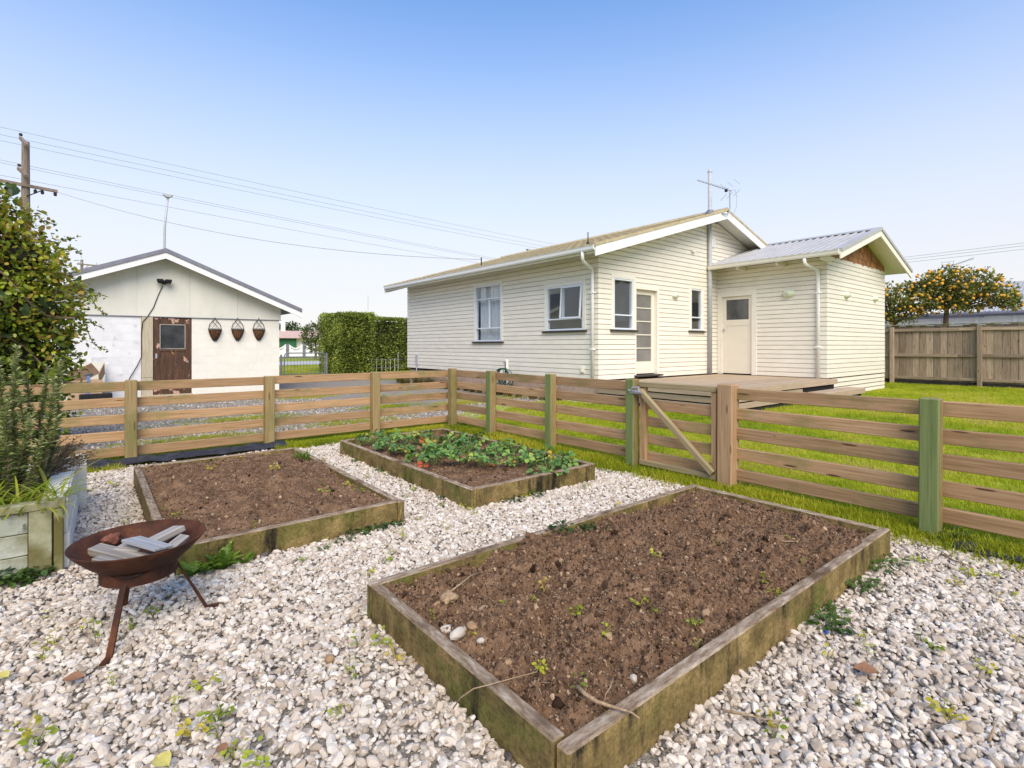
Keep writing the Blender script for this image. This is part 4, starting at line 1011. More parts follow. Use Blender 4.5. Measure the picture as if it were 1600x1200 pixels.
# grey chips on the drive
n = 26000; px = RNG.uniform(-2.5, 9.0, n); py = 7.5 + 8.5 * RNG.random(n) ** 1.8; k = (py < 7.9 + .35 * px) | (px < 4.4); px, py = px[k], py[k]; n = len(px)
s = RNG.uniform(.018, .05, n)
inst('drive_gravel', np.stack([px, py, np.full(n, -.012)], -1), RNG.uniform(0, 6.28, (n, 3)), np.stack([s, s, s], -1), RNG.integers(0, 4, n), RNG.random(n), stone_variants(4, 1, .3, 9), chip_m)

# ------------------------------------------------------------------ grass
def scatter_grass(name, n, fx, fy, ok, mat, hs, seed, zoff=-.008, tall=.055):
    px, py = fx(n), fy(n); k = ok(px, py); px, py = px[k], py[k]; n = len(px)
    patch = np.array([mnoise.noise(Vector((x * .55, y * .55, seed))) * .5 + mnoise.noise(Vector((x * 1.9, y * 1.9, seed + 3))) * .4 for x, y in zip(px, py)])
    tint = np.clip(.44 + patch * 1.25 + RNG.normal(0, .15, n), 0, 1); s = RNG.uniform(*hs, n) * (1 + .25 * patch)
    return inst(name, np.stack([px, py, np.full(n, zoff)], -1), np.stack([RNG.normal(0, .08, n), RNG.normal(0, .08, n), RNG.uniform(0, 6.28, n)], -1), np.stack([s, s, s * RNG.uniform(.8, 1.2, n)], -1),
                RNG.integers(0, 5, n), tint, [blade_tuft(16, tall, .06, .006, seed * 10 + q, .7) for q in range(5)], mat)
house_ok = lambda x, y: ~((x > 8.6) & (y > 7.9)) & ~((x > 8.9) & (x < 14.3) & (y > 4.9)) & ~((x > 14.1) & (x < 18.6) & (y > 5.0)) & ~((x > 12.3) & (x < 14.8) & (y > 4.4))
lawn_ok = lambda x, y: house_ok(x, y) & (y < 7.1 + np.maximum(0, (x - 4.4)) * .52)
scatter_grass('lawn_grass', 30000, lambda n: 4.5 + 5.5 * RNG.random(n) ** 1.2, lambda n: RNG.uniform(-2.6, 8.9, n), lawn_ok, grass_m, (.75, 1.15), 1)
scatter_grass('lawn_grass', 20000, lambda n: RNG.uniform(9.5, 21.5, n), lambda n: RNG.uniform(-4, 6.2, n), lawn_ok, grass_m, (.9, 1.5), 2)
scatter_grass('grass_verge', 9000, lambda n: RNG.uniform(-2.6, 5.2, n), lambda n: 7.0 + np.abs(RNG.normal(.1, .30, n)), lambda x, y: (y < 7.75 + .1 * np.sin(x * 4)), grass_m, (.8, 1.3), 3)
scatter_grass('rough_grass', 7000, lambda n: 4.52 - np.abs(RNG.normal(0, .15, n)), lambda n: RNG.uniform(-1.5, 6.9, n), lambda x, y: (x > 4.02) & ~((y > 3.3) & (y < 6.2) & (x < 3.85)), weedy_m, (.7, 1.5), 4, .0, .06)
scatter_grass('rough_grass', 1500, lambda n: RNG.uniform(-.1, 4.3, n), lambda n: RNG.normal(6.93, .09, n), lambda x, y: (x > 1.8) | (x < .25), weedy_m, (.6, 1.2), 5, .0, .06)
cl = [(2.2, 10.2, .7), (6.2, 12, .8), (5.0, 10.3, .5), (.8, 9.4, .5), (3.5, 8.6, .6), (6.4, 9.8, .5), (1.2, 8.3, .5), (4.2, 13.5, .5), (7.6, 10.2, .8)]
ci_ = RNG.integers(0, len(cl), 2600); ca = np.array(cl)[ci_]
scatter_grass('drive_grass', 2600, lambda n: ca[:n, 0] + RNG.normal(0, 1, n) * ca[:n, 2] * .8, lambda n: ca[:n, 1] + RNG.normal(0, 1, n) * ca[:n, 2] * .35, lambda x, y: y > 7.6, weedy_m, (.5, 1.0), 6)
scatter_grass('verge_grass', 9000, lambda n: RNG.uniform(4, 14, n), lambda n: RNG.uniform(23.5, 35.5, n), lambda x, y: ~((x > 8.3) & (y < 27)), grass_m, (1.5, 2.6), 7, -.03)

# ------------------------------------------------------------------ woven weed mat edge
mat_m = mk('black_weed_mat', [(.3, (.012, .013, .020)), (.6, (.030, .033, .048)), (.8, (.055, .058, .075))], 9, (1, 1, 1), .65, .4, .006, stain=((.10, .085, .065), 8, .66, .78, (1, 1, 1)))
def weed_mat(label, x0, x1, y0, y1, nx, ny, lift):
    vs = []; fs = []
    for j in range(ny + 1):
        for i in range(nx + 1):
            x = x0 + (x1 - x0) * i / nx; y = y0 + (y1 - y0) * j / ny + .03 * mnoise.noise(Vector((x * 3, 9, j)))
            vs.append((x, y, .012 + lift(j / ny, i / nx) + .022 * (mnoise.noise(Vector((x * 7, y * 11, 2))) + .3)))
    for j in range(ny):
        for i in range(nx): fs.append((j * (nx + 1) + i, j * (nx + 1) + i + 1, (j + 1) * (nx + 1) + i + 1, (j + 1) * (nx + 1) + i))
    o = MB().add(vs, fs).build('weed_mat', mat_m, None, smooth=True, fix=False)
    return tag(o, label, 'weed mat')
weed_mat('crumpled black weed mat along the foot of the drive-side fence, behind the left bed', -.3, 1.95, 6.89, 7.03, 90, 10, lambda f, g: .012 + .05 * f)
weed_mat('scrap of black weed mat showing between gravel and grass by the nearest fence post', 4.22, 4.45, .10, .80, 12, 30, lambda f, g: .012 + .012 * g)

# ------------------------------------------------------------------ old white planter and what grows in it
PLN = thing('planter_box', 'old white timber planter with a mossy front corner, left of the beds', 'planter', (-.115, 3.95, 0))
PY, PX = 3.95, -.115
for k in range(3):
    plank('board', PLN, (-1.6, PY + .012, .07 + k * .122), (-.268, PY + .012, .07 + k * .122), .118, .03, mossy_pale)
plank('front_board', PLN, (-.216, PY - .006, .0), (-.216, PY - .006, .375), .098, .035, mossy, up=(1, 0, 0))
plank('corner_post', PLN, (PX - .024, PY + .012, -.02), (PX - .024, PY + .012, .372), .042, .075, mossy, up=(1, 0, 0))
plank('cap', PLN, (-1.6, PY + .012, .398), (PX + .006, PY + .012, .398), .045, .075, mossy)
plank('side_board', PLN, (PX + .006, PY + .05, .10), (PX + .03, 5.44, .10), .20, .03, white_old)
plank('side_board', PLN, (PX - .002, PY + .05, .302), (PX + .024, 5.44, .302), .195, .03, white_old)
plank('side_cap', PLN, (PX - .05, PY + .06, .395), (PX - .03, 5.44, .395), .03, .11, white_old)
plank('end_post', PLN, (PX + .06, 5.47, 0), (PX + .06, 5.47, .42), .07, .06, white_old, up=(1, 0, 0))
MB().bb((-1.6, 5.46, 0), (-.13, 5.5, .38)).build('back_board', white_old, PLN)
vs = []; fs = []
for j in range(25):
    for i in range(25):
        x, y = -1.6 + 1.47 * i / 24, 3.97 + 1.48 * j / 24; vs.append((x, y, .345 + .03 * mnoise.noise(Vector((x * 6, y * 6, 4)))))
for j in range(24):
    for i in range(24): fs.append((j * 25 + i, j * 25 + i + 1, (j + 1) * 25 + i + 1, (j + 1) * 25 + i))
MB().add(vs, fs).build('soil', soil_m, PLN, smooth=True, fix=False)

bark = mk('twig_bark', [(.3, (.10, .065, .04)), (.6, (.20, .14, .09)), (.8, (.28, .21, .15))], 12, (3, 3, .6), .9, .4, .004)
needle_m = leafmat('rosemary_needles', [(0, (.08, .115, .035)), (.5, (.22, .28, .085)), (.85, (.38, .44, .16)), (1, (.52, .54, .26))], .2, .5)
ROS = thing('rosemary_bush', 'tall rosemary bush with upright needle-covered stems in the white planter', 'bush', (-.35, 4.5, .34))
ND_V = [(0, .08, 0), (0, -.08, 0), (.55, .12, .05), (.55, -.12, .05), (1, 0, -.05)]; ND_F = [(0, 1, 3, 2), (2, 3, 4)]
stems = [(-.42, 4.35, 1.22, .02), (-.36, 4.50, 1.30, -.02), (-.50, 4.45, 1.27, .05), (-.46, 4.60, 1.18, -.05), (-.235, 4.62, 1.16, .015), (-.205, 4.55, 1.08, .03), (-.155, 4.70, 1.20, .02), (-.30, 4.42, 1.02, -.06),
         (-.40, 4.28, .98, .06), (-.52, 4.3, 1.10, -.03), (-.34, 4.36, .86, .10), (-.28, 4.32, .74, .12), (-.46, 4.22, .80, -.08), (-.60, 4.5, 1.22, 0), (-.66, 4.35, 1.1, .04), (-.22, 4.48, .84, .10), (-.40, 4.7, 1.05, .03), (-.31, 4.58, 1.13, 0.0), (-.56, 4.62, 1.28, .02), (-.7, 4.6, 1.2, .0)]
for (x, y, zt, ln) in stems:
    b = Vector((x * .55 - .16, y * .5 + 2.22, .36)); e = Vector((x + ln * .5, y, zt)); mid1 = Vector((x * .9 - .04, y, .36 + (zt - .36) * .33))
    pts = []
    for i in range(9):
        f = i / 8; p = (b * (1 - f) ** 2 + mid1 * 2 * f * (1 - f) + e * f * f); pts.append(p + Vector((.012 * math.sin(f * 7 + x * 50), .012 * math.cos(f * 6 + y * 40), 0)))
    st = MB().tube(pts, [.012 - .009 * i / 8 for i in range(9)], 5).build('stem', bark, ROS)
    n = int(860 * (zt - .4)); f = .10 + .90 * RNG.random(n) ** .85; k = np.minimum((f * 8).astype(int), 7); fr_ = f * 8 - k
    A = np.array([p[:] for p in pts]); q = A[k] * (1 - fr_[:, None]) + A[k + 1] * fr_[:, None]; a = RNG.uniform(0, 6.28, n)
    d = np.stack([np.cos(a), np.sin(a), RNG.uniform(.05, 1.0, n)], -1); sz = RNG.uniform(.028, .050, n) * (1 - .35 * (f > .93))
    nd = scatter_mesh('needles', ND_V, ND_F, frames(q, d, sz, .5), np.clip(.25 + .55 * f + RNG.normal(0, .2, n), 0, 1), needle_m, st, None, 'stuff')
drytw = leafmat('dry_shrub_leaves', [(0, (.07, .06, .02)), (.5, (.17, .15, .055)), (.8, (.27, .21, .08)), (1, (.22, .12, .05))], .25, .6)
DRY = thing('dry_shrub', 'brownish twiggy half-dry shrub spilling over the back of the planter', 'shrub', (-.2, 5.0, .34))
tw = MB(); tips = []
for i in range(70):
    a = random.uniform(-1.0, 1.2); el = random.uniform(.15, 1.2); L_ = random.uniform(.14, .34)
    d = Vector((math.cos(a) * math.cos(el), .4 * math.sin(a) * math.cos(el), math.sin(el))); s0 = Vector((-.24 + random.uniform(-.06, .04), 5.0 + random.uniform(-.25, .3), .36))
    p1 = s0 + d * L_ * .55 + Vector((0, 0, .02)); p2 = s0 + d * L_ + Vector((.02, 0, -.01)); tw.tube([s0, p1, p2], [.005, .0035, .0015], 4); tips += [(s0, p1, p2)]
for q in ((-.30, 4.75, .36, -.20, 4.72, .66), (-.24, 4.9, .36, -.12, 4.85, .60), (-.30, 4.6, .36, -.22, 4.5, .56)): tw.tube([q[:3], q[3:]], [.016, .012], 6)
tw.build('twigs', bark, DRY)
pts = []; dd = []
for i in range(2600):
    s0, p1, p2 = random.choice(tips); f = random.random(); p = (s0.lerp(p1, f * 2) if f < .5 else p1.lerp(p2, f * 2 - 1)); pts.append(p + Vector([random.gauss(0, .010) for _ in range(3)])); dd.append([random.gauss(0, 1), random.gauss(0, 1), random.gauss(.3, .6)])
scatter_mesh('foliage', LEAF_V, LEAF_F, frames(np.array(pts), np.array(dd), RNG.uniform(.008, .018, len(pts))), RNG.random(len(pts)), drytw, DRY, None, 'stuff')

strap_m = leafmat('strappy_leaf', [(0, (.20, .28, .018)), (.5, (.32, .42, .028)), (.8, (.46, .50, .05)), (1, (.50, .42, .07))], .45, .4, 'random')
def strap_clump(name, label, cat, cx, cy, cz, n, Lr, w, spread, aim=None, mat=strap_m, droop=1.0, group=None):
    t = thing(name, label, cat, (cx, cy, cz), group)
    for i in range(n):
        a = random.uniform(0, 6.283) if aim is None else random.gauss(aim, 1.1); L_ = random.uniform(*Lr); d0 = spread * math.sqrt(random.random()); b = random.uniform(0, 6.283)
        x, y = cx + d0 * math.cos(b), cy + d0 * math.sin(b); el = random.uniform(.5, 1.35); vs = []; fs = []
        px, py, pz = x, y, cz; seg = 6; ww = w * random.uniform(.6, 1.2)
        for s in range(seg + 1):
            f = s / seg; k = ww / 2 * (1 - f ** 2.2) * (0.6 + .4 * min(1, f * 4)) + .0006
            sxv, syv = -math.sin(a) * k, math.cos(a) * k
            vs += [(px - sxv, py - syv, pz + .15 * k), (px, py, pz - .25 * k), (px + sxv, py + syv, pz + .15 * k)]
            e2 = el - droop * 1.5 * f; st_ = L_ / seg; px += math.cos(a) * math.cos(e2) * st_; py += math.sin(a) * math.cos(e2) * st_; pz += math.sin(e2) * st_
        for s in range(seg): fs += [(3 * s, 3 * s + 1, 3 * s + 4, 3 * s + 3), (3 * s + 1, 3 * s + 2, 3 * s + 5, 3 * s + 4)]
        MB().add(vs, fs).build('leaf', mat, t, smooth=True, fix=False)
    return t
strap_clump('strappy_plant', 'clump of bright yellow-green strappy leaves hanging over the planter front', 'plant', -.30, 4.10, .36, 150, (.12, .30), .014, .20)
strap_clump('strappy_plant', 'two broad yellow-green blades standing among the planter twigs', 'plant', -.20, 4.42, .36, 5, (.22, .34), .022, .03, None, strap_m, .35)
tuftg_m = leafmat('green_grass_leaf', [(0, (.10, .20, .015)), (.6, (.18, .30, .03)), (1, (.26, .36, .05))], .4, .4, 'random')
strap_clump('grass_clump', 'green grass clump at the far right corner of the left bed', 'plant', 1.70, 5.45, .13, 60, (.10, .22), .008, .07, None, tuftg_m, .6)

# ------------------------------------------------------------------ ivy-covered bush beyond the fence
ivy_m = leafmat('ivy_small_leaves', [(0, (.025, .04, .015)), (.3, (.06, .10, .02)), (.58, (.19, .27, .03)), (.78, (.39, .46, .04)), (.93, (.56, .50, .07)), (1, (.50, .33, .07))], .35, .35)
ivyL_m = leafmat('ivy_large_leaf', [(0, (.03, .055, .03)), (.4, (.05, .085, .035)), (.62, (.16, .26, .03)), (.8, (.33, .42, .03)), (.93, (.55, .46, .03)), (1, (.45, .25, .05))], .4, .3, 'random')
core_m = mk('painted_inner_shade', [(.3, (.018, .016, .011)), (.7, (.05, .042, .026))], 9, (1, 1, 1), .95, .5, .02)  # near-black colour standing in for shade inside foliage and behind palings
IVY = thing('ivy_bush', 'tall tangled bush smothered in ivy with yellow-green leaves, beyond the fence', 'bush', (-1.1, 8.7, 0))
blobs = [((-.95, 8.7, .45), (.72, .6, .65)), ((-.80, 8.7, 1.15), (.66, .6, .6)), ((-.72, 8.7, 1.75), (.68, .6, .55)), ((-.86, 8.7, 2.30), (.66, .6, .5)), ((-1.18, 8.75, 2.78), (.62, .6, .45)), ((-1.5, 8.8, 3.05), (.65, .6, .42)),
         ((-1.8, 8.5, 1.0), (.8, .7, 1.0)), ((-1.8, 8.5, 2.2), (.8, .7, .9)), ((-2.5, 8.6, 1.5), (.8, .7, 1.5)), ((-2.4, 8.6, 2.9), (.7, .7, .6))]
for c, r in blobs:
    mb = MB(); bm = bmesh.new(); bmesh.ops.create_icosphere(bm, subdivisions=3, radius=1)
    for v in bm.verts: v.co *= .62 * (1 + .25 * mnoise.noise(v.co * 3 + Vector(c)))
    m_ = bpy.data.meshes.new('dark_core'); bm.to_mesh(m_); bm.free(); m_.materials.append(core_m)
    link(bpy.data.objects.new('dark_core', m_), IVY, T(*c) @ Matrix.Diagonal((*r, 1)))
p, d = blob_points(blobs, 70000, .38)
front = (p[:, 1] < 8.95) & (p[:, 0] > -2.3)
p, d = p[front], d[front]; p = p + RNG.normal(0, .035, p.shape)
dd = d * .5 + RNG.normal(0, .7, d.shape) + np.array([0, -.2, -.3])
edge = np.clip((p[:, 0] + 1.0) * .35, -.1, .25) + np.clip((p[:, 2] - 1.6) * .16, -.12, .2)  # backlight put into the leaf tint: brighter and yellower to the right and top
scatter_mesh('foliage', LEAF_V, LEAF_F, frames(p, dd, RNG.uniform(.035, .08, len(p)), .8, 1.0), np.clip(.50 + edge + RNG.normal(0, .21, len(p)), 0, .999), ivy_m, IVY, None, 'stuff')
hm = MB().add(HEART_V, HEART_F).mesh('leaf', ivyL_m, fix=False)
p, d = blob_points(blobs, 900, .05); k = (p[:, 1] < 8.75) & (p[:, 0] > -1.9); p, d = p[k][:230], d[k][:230]
Fm = frames(p + d * .05, d * .3 + RNG.normal(0, .5, d.shape) + np.array([.1, -.35, -.5]), RNG.uniform(.07, .15, len(p)), .5)
for q in Fm: link(bpy.data.objects.new('leaf', hm), IVY, Matrix(q.tolist()))
for (x, y, r) in ((-.5, 8.05, 2.2), (-.9, 8.1, 1.5), (-.35, 8.2, 1.4)):
    pts = [Vector((x - .5 + .12 * i, y + .03 * i, r - .09 * i + .1 * math.sin(i))) for i in range(8)]
    MB().tube(pts, .012, 5).build('branch', bark, IVY)
vines = [[(122, 448), (140, 455), (155, 460), (166, 463)], [(120, 452), (140, 463), (150, 478), (158, 487), (166, 491)], [(125, 495), (140, 500), (150, 508), (163, 514)], [(122, 492), (134, 503), (137, 518), (145, 535), (157, 545), (168, 546)],
         [(100, 375), (112, 372), (116, 372)], [(95, 392), (110, 388), (120, 390), (126, 398)], [(70, 345), (82, 350), (88, 352)], [(105, 545), (118, 555), (130, 563)]]
vp = []; vd = []; vm = MB()
for v in vines:
    pts = [on_y(x, y, 8.5) for x, y in v]; pts = [pts[0].lerp(on_y(60, v[0][1], 8.6), .35)] + pts; vm.tube(pts, .005, 4)
    for a, b in zip(pts[:-1], pts[1:]):
        for i in range(9): vp.append(list(a.lerp(b, random.random()) + Vector([random.gauss(0, .015) for _ in range(3)]))); vd.append([random.gauss(0, 1) for _ in range(3)])
vs_ = vm.build('trailing_vines', bark, IVY)
scatter_mesh('foliage', LEAF_V, LEAF_F, frames(np.array(vp), np.array(vd), RNG.uniform(.025, .05, len(vp))), RNG.uniform(.3, .85, len(vp)), ivy_m, vs_, None, 'stuff')

# ------------------------------------------------------------------ fire bowl with wood in it
BX, BY = .178, 2.945
BOWL = thing('fire_bowl', 'rusty round fire bowl on three flat legs, standing on the white gravel', 'fire bowl', (BX, BY, 0))
R0 = .262; zr = .408
pro = []
for i in range(15):
    r = R0 * i / 14; pro.append((r, zr - .152 + .152 * (r / R0) ** 2.2))
inn = [(r * .988, z + .005) for r, z in reversed(pro)]
MB().lathe(pro + [(R0 + .001, zr + .004)] + inn, 64, (BX, BY, 0)).build('bowl', rust, BOWL, smooth=True, fix=False)
MB().lathe([(.150, .302), (.150, .248), (.144, .248), (.144, .300)], 48, (BX, BY, 0)).build('ring', rust, BOWL, smooth=False)
for a in (244, 100, 356):
    a = math.radians(a); c, s_ = math.cos(a), math.sin(a); tx, ty = -s_, c; w = .0118
    mb = MB(); prof = [(.138, .275), (.145, .275), (.272, .022), (.318, .020), (.318, .012), (.262, .012)]
    vs = [(BX + c * r + tx * w * e, BY + s_ * r + ty * w * e, z) for e in (-1, 1) for r, z in prof]; n = len(prof)
    mb.add(vs, [tuple(range(n)), tuple(reversed(range(n, 2 * n)))] + [(i, i + n, (i + 1) % n + n, (i + 1) % n) for i in range(n)])
    mb.build('leg', rust, BOWL)
ash_m = mk('charcoal_ash', [(.3, (.012, .011, .010)), (.55, (.05, .045, .042)), (.75, (.17, .16, .15))], 26, (1, 1, 1), .95, .6, .006)
av = [(BX, BY, zr - .128)]; af = []
for j in range(1, 6):
    for i in range(24):
        a = 2 * math.pi * i / 24; r = .155 * j / 5 * (1 + .10 * math.sin(3 * a + 1)); av.append((BX + r * math.cos(a), BY + r * math.sin(a), zr - .128 + .012 * mnoise.noise(Vector((r * 60 * math.cos(a), r * 60 * math.sin(a), 3))) + .004 * j))
for i in range(24):
    af.append((0, 1 + i, 1 + (i + 1) % 24))
    for j in range(4): af.append((1 + j * 24 + i, 1 + (j + 1) * 24 + i, 1 + (j + 1) * 24 + (i + 1) % 24, 1 + j * 24 + (i + 1) % 24))
MB().add(av, af).build('ash', ash_m, BOWL, smooth=True, fix=False)
def wood(label, p0, p1, w, t, roll, m=grey_plank):
    o = plank('firewood', None, p0, p1, w, t, m, .003, roll=roll, up=(0, 0, 1)); o['label'] = label; o['category'] = 'firewood'; o['group'] = 'firewood in the fire bowl'; return o
hp = math.pi / 2
wood('thick grey squared batten lying lengthwise at the near side of the fire bowl', on_z(147, 858, 0.365), on_z(242, 880, 0.335), .062, .034, hp + .1)
wood('flat bluish-grey board lying on top in the middle of the fire bowl', on_z(204, 842, .404), on_z(256, 857, .392), .085, .014, hp - .12, mk('blue_grey_board', [(.3, (.19, .20, .215)), (.55, (.30, .31, .325)), (.75, (.38, .385, .39))], 8, (.4, 8, 8), .8, .5, .004))
wood('pale wide split board propped at the back of the fire bowl', on_z(233, 849, 0.375), on_z(281, 825, 0.398), .085, .028, hp - .15)
wood('narrow pale offcut leaning on the right side inside the fire bowl', on_z(262, 860, .372), on_z(289, 838, .392), .046, .022, hp + .2)
wood('thin grey splinter sticking out from under the middle board', on_z(185, 854, 0.375), on_z(222, 858, 0.365), .06, .012, hp + .1)
wood('short pale wood end at the near left inside of the fire bowl', on_z(150, 872, .362), on_z(188, 880, .350), .045, .015, hp)
lump_m = mk('rusty_red_lump', [(.3, (.06, .022, .016)), (.55, (.20, .075, .05)), (.75, (.33, .16, .115))], 14, (1, 1, 1), .95, .8, .01)
bm = bmesh.new(); bmesh.ops.create_icosphere(bm, subdivisions=4, radius=.036)
for v in bm.verts: v.co *= 1 + .35 * mnoise.noise(v.co * 45) + .18 * mnoise.noise(v.co * 110)
me = bpy.data.meshes.new('charred_lump'); bm.to_mesh(me); bm.free(); me.materials.append(lump_m); me.polygons.foreach_set('use_smooth', [True] * len(me.polygons))
tag(link(bpy.data.objects.new('charred_lump', me), None, T(*on_z(176, 843, .375)) @ Matrix.Diagonal((1.1, .9, .8, 1))), 'reddish crumbly lump among the wood in the fire bowl', 'lump')

# ------------------------------------------------------------------ strawberries, weeds, litter
berry_m = leafmat('strawberry_leaf', [(0, (.09, .20, .06)), (.35, (.15, .30, .08)), (.6, (.22, .40, .08)), (.84, (.34, .50, .09)), (.945, (.50, .50, .10)), (.985, (.58, .32, .06)), (1, (.60, .10, .04))], .3, .35, 'random')
stalk_m = mk('green_stalk', [(.3, (.14, .19, .05)), (.7, (.22, .27, .08))], 9, (1, 1, 1), .6, .1, .002)
def trifol(seed):
    r = random.Random(seed); mb = MB()
    for a in (-1.25, 0, 1.25):
        L_ = .05 * (1.1 if a == 0 else 1); w = .021; pts = [(0, 0)]
        prof = [(0, .002), (.25, .62), (.5, 1), (.72, .95), (.9, .6), (1, .12)]
        vs = []; fs = []
        for f, k in prof:
            x = .012 + L_ * f; z = .010 * math.sin(f * 2.2) - .006 * f
            for s in (-1, 0, 1):
                X, Y, Z = x + r.uniform(-.0015, .0015), s * w * k, z + (.009 * k if s else -.002)
                vs.append((X * math.cos(a) - Y * math.sin(a), X * math.sin(a) + Y * math.cos(a), Z))
        for i in range(len(prof) - 1):
            for s in (0, 1): fs.append((3 * i + s, 3 * i + s + 1, 3 * i + s + 4, 3 * i + s + 3))
        mb.add(vs, fs)
    return mb.mesh('leaf', berry_m, smooth=True, fix=False)
TRI = [trifol(s) for s in range(4)]
ORD = 'first second third fourth fifth sixth seventh eighth ninth tenth eleventh twelfth thirteenth fourteenth fifteenth sixteenth seventeenth eighteenth nineteenth twentieth'.split()
for row in range(7):
  for colm in range(4):
    if (row, colm) in ((0, 0), (0, 1), (6, 3), (1, 0)): continue
    x = 2.60 + colm * .325 + random.uniform(-.07, .07); y = 3.60 + row * .365 + random.uniform(-.08, .08)
    z = z2f(x, y); t = thing('strawberry_plant', 'strawberry plant %s from the left board in the %s row from the near board' % (ORD[colm], ORD[row]), 'plant', (x, y, z), 'strawberry plants in the middle bed')
    mb = MB(); n = random.randint(15, 21); big = random.uniform(1.15, 1.5)
    for i in range(n):
        a = random.uniform(0, 6.283); r = random.uniform(.025, .12) * big; h = random.uniform(.045, .11) * big - r * .22
        tip = Vector((x + r * math.cos(a), y + r * math.sin(a), z + h)); mb.tube([(x, y, z), (x + r * .4 * math.cos(a), y + r * .4 * math.sin(a), z + h * .7), tip], .0022, 4, False)
        o = bpy.data.objects.new('leaf', random.choice(TRI))
        link(o, t, T(*tip) @ Matrix.Rotation(a, 4, 'Z') @ Matrix.Rotation(random.uniform(-.1, .65), 4, 'Y') @ Matrix.Rotation(random.gauss(0, .35), 4, 'X') @ Matrix.Scale(random.uniform(.62, 1.0) * big, 4))
    mb.build('stalks', stalk_m, t, fix=False)

weed_m = leafmat('weed_leaf', [(0, (.20, .28, .02)), (.4, (.38, .45, .03)), (.75, (.56, .54, .05)), (1, (.62, .48, .06))], .35, .45, 'random')
dark_weed_m = leafmat('dark_weed_leaf', [(0, (.035, .075, .018)), (.5, (.06, .12, .022)), (1, (.13, .21, .03))], .3, .4, 'random')
def weed_mesh(seed, n, R, H, ls, m):
    r = random.Random(seed); mb = MB()
    for i in range(n):
        a = r.uniform(0, 6.283); rr = R * math.sqrt(r.random()); h = H * r.uniform(.25, 1); c = Vector((rr * math.cos(a), rr * math.sin(a), h)); s = ls * r.uniform(.6, 1.3)
        M_ = T(*c) @ Matrix.Rotation(a + r.gauss(0, .6), 4, 'Z') @ Matrix.Rotation(r.uniform(-.5, .6), 4, 'Y') @ Matrix.Rotation(r.gauss(0, .4), 4, 'X') @ Matrix.Scale(s, 4)
        mb.add([M_ @ Vector(q) for q in LEAF_V], LEAF_F)
        if i % 3 == 0: mb.tube([(0, 0, -.005), c * .5 + Vector((0, 0, h * .2)), c], .0011, 3, False)
    return mb.mesh('weed', m, fix=False)
WEED = [weed_mesh(s, 14, .028, .035, .016, weed_m) for s in range(3)] + [weed_mesh(s, 9, .016, .055, .014, weed_m) for s in (5, 6)]
DWEED = [weed_mesh(s, 46, .085, .06, .032, dark_weed_m) for s in (11, 12, 13)]
def weed(x, y, z, s, label, group, lib):
    o = link(bpy.data.objects.new('weed', random.choice(lib)), None, T(x, y, z) @ Matrix.Rotation(random.uniform(0, 6.28), 4, 'Z') @ Matrix.Scale(s, 4)); tag(o, label, 'weed', group)
inbed = lambda x, y, m=.02: any(a - m < x < b + m and c - m < y < d + m for a, b, c, d in BEDS)
LM = [('the front leg of the fire bowl', (.04, 2.69)), ('the right leg of the fire bowl', (.45, 2.93)), ('the yellow-green fallen leaf', on_z(255, 1192)), ('the dark dead leaf', on_z(115, 1062)), ('the crumpled dark leaf', on_z(348, 1172)),
      ('the single brown pebble', on_z(515, 1028)), ('the left corner of the nearest bed', (1.03, 2.37)), ('the near corner of the nearest bed', (1.03, 1.02)), ('the curled brown dead leaf', on_z(1353, 1050)), ('the blue plastic scrap', on_z(1292, 986)),
      ('the right corner of the nearest bed', (3.845, 1.02)), ('the nearest fence post', (4.43, .95)), ('the right corner of the left bed', (1.79, 3.45)), ('the near corner of the middle bed', (2.33, 3.375)), ('the right corner of the middle bed', (3.775, 3.375)),
      ('the front corner of the planter', (-.1, 3.93)), ('the far end of the planter', (-.04, 5.47)), ('the left corner of the middle bed', (2.33, 6.15)), ('the long brown twig', on_z(1185, 1120)), ('the far corner of the nearest bed', (3.845, 2.37)),
      ('the middle of the planter side', (-.06, 4.7)), ('the left board of the nearest bed', (1.0, 1.7)), ('the left side board of the middle bed', (2.3, 4.7)), ('the yellowish leaf at the left edge', on_z(5, 1058)), ('the dry stalk in the bottom right corner', on_z(1550, 1150))]
LM2 = [('the gnarled tuber', on_z(700, 932, .15)), ('the long whitish stone', on_z(716, 994, .15)), ('the bent brown stick', on_z(930, 1095, .15)), ('the light grey pebble', on_z(991, 1048, .15)), ('the short root end', on_z(1013, 924, .15)), ('the far left hole', (3.52, 2.10)),
       ('the reddish stone', on_z(793, 1043, .15)), ('the far right corner', (3.8, 1.05)), ('the thin dry root', on_z(1230, 845, .15)), ('the back weeds', on_z(850, 808, .15)), ('the middle of the right board', (2.45, 1.07)), ('the middle of the soil', (2.45, 1.75))]
def near_(q, lib):
    nm, lp = min(lib, key=lambda l: math.hypot(l[1][0] - q.x, l[1][1] - q.y)); dv = Vector((q.x - lp[0], q.y - lp[1], 0)); a_, b_ = dv.dot(RGT), dv.dot(FWD)
    return ('right of ' if a_ > 0 else 'left of ') + nm if abs(a_) > abs(b_) else ('behind ' if b_ > 0 else 'in front of ') + nm
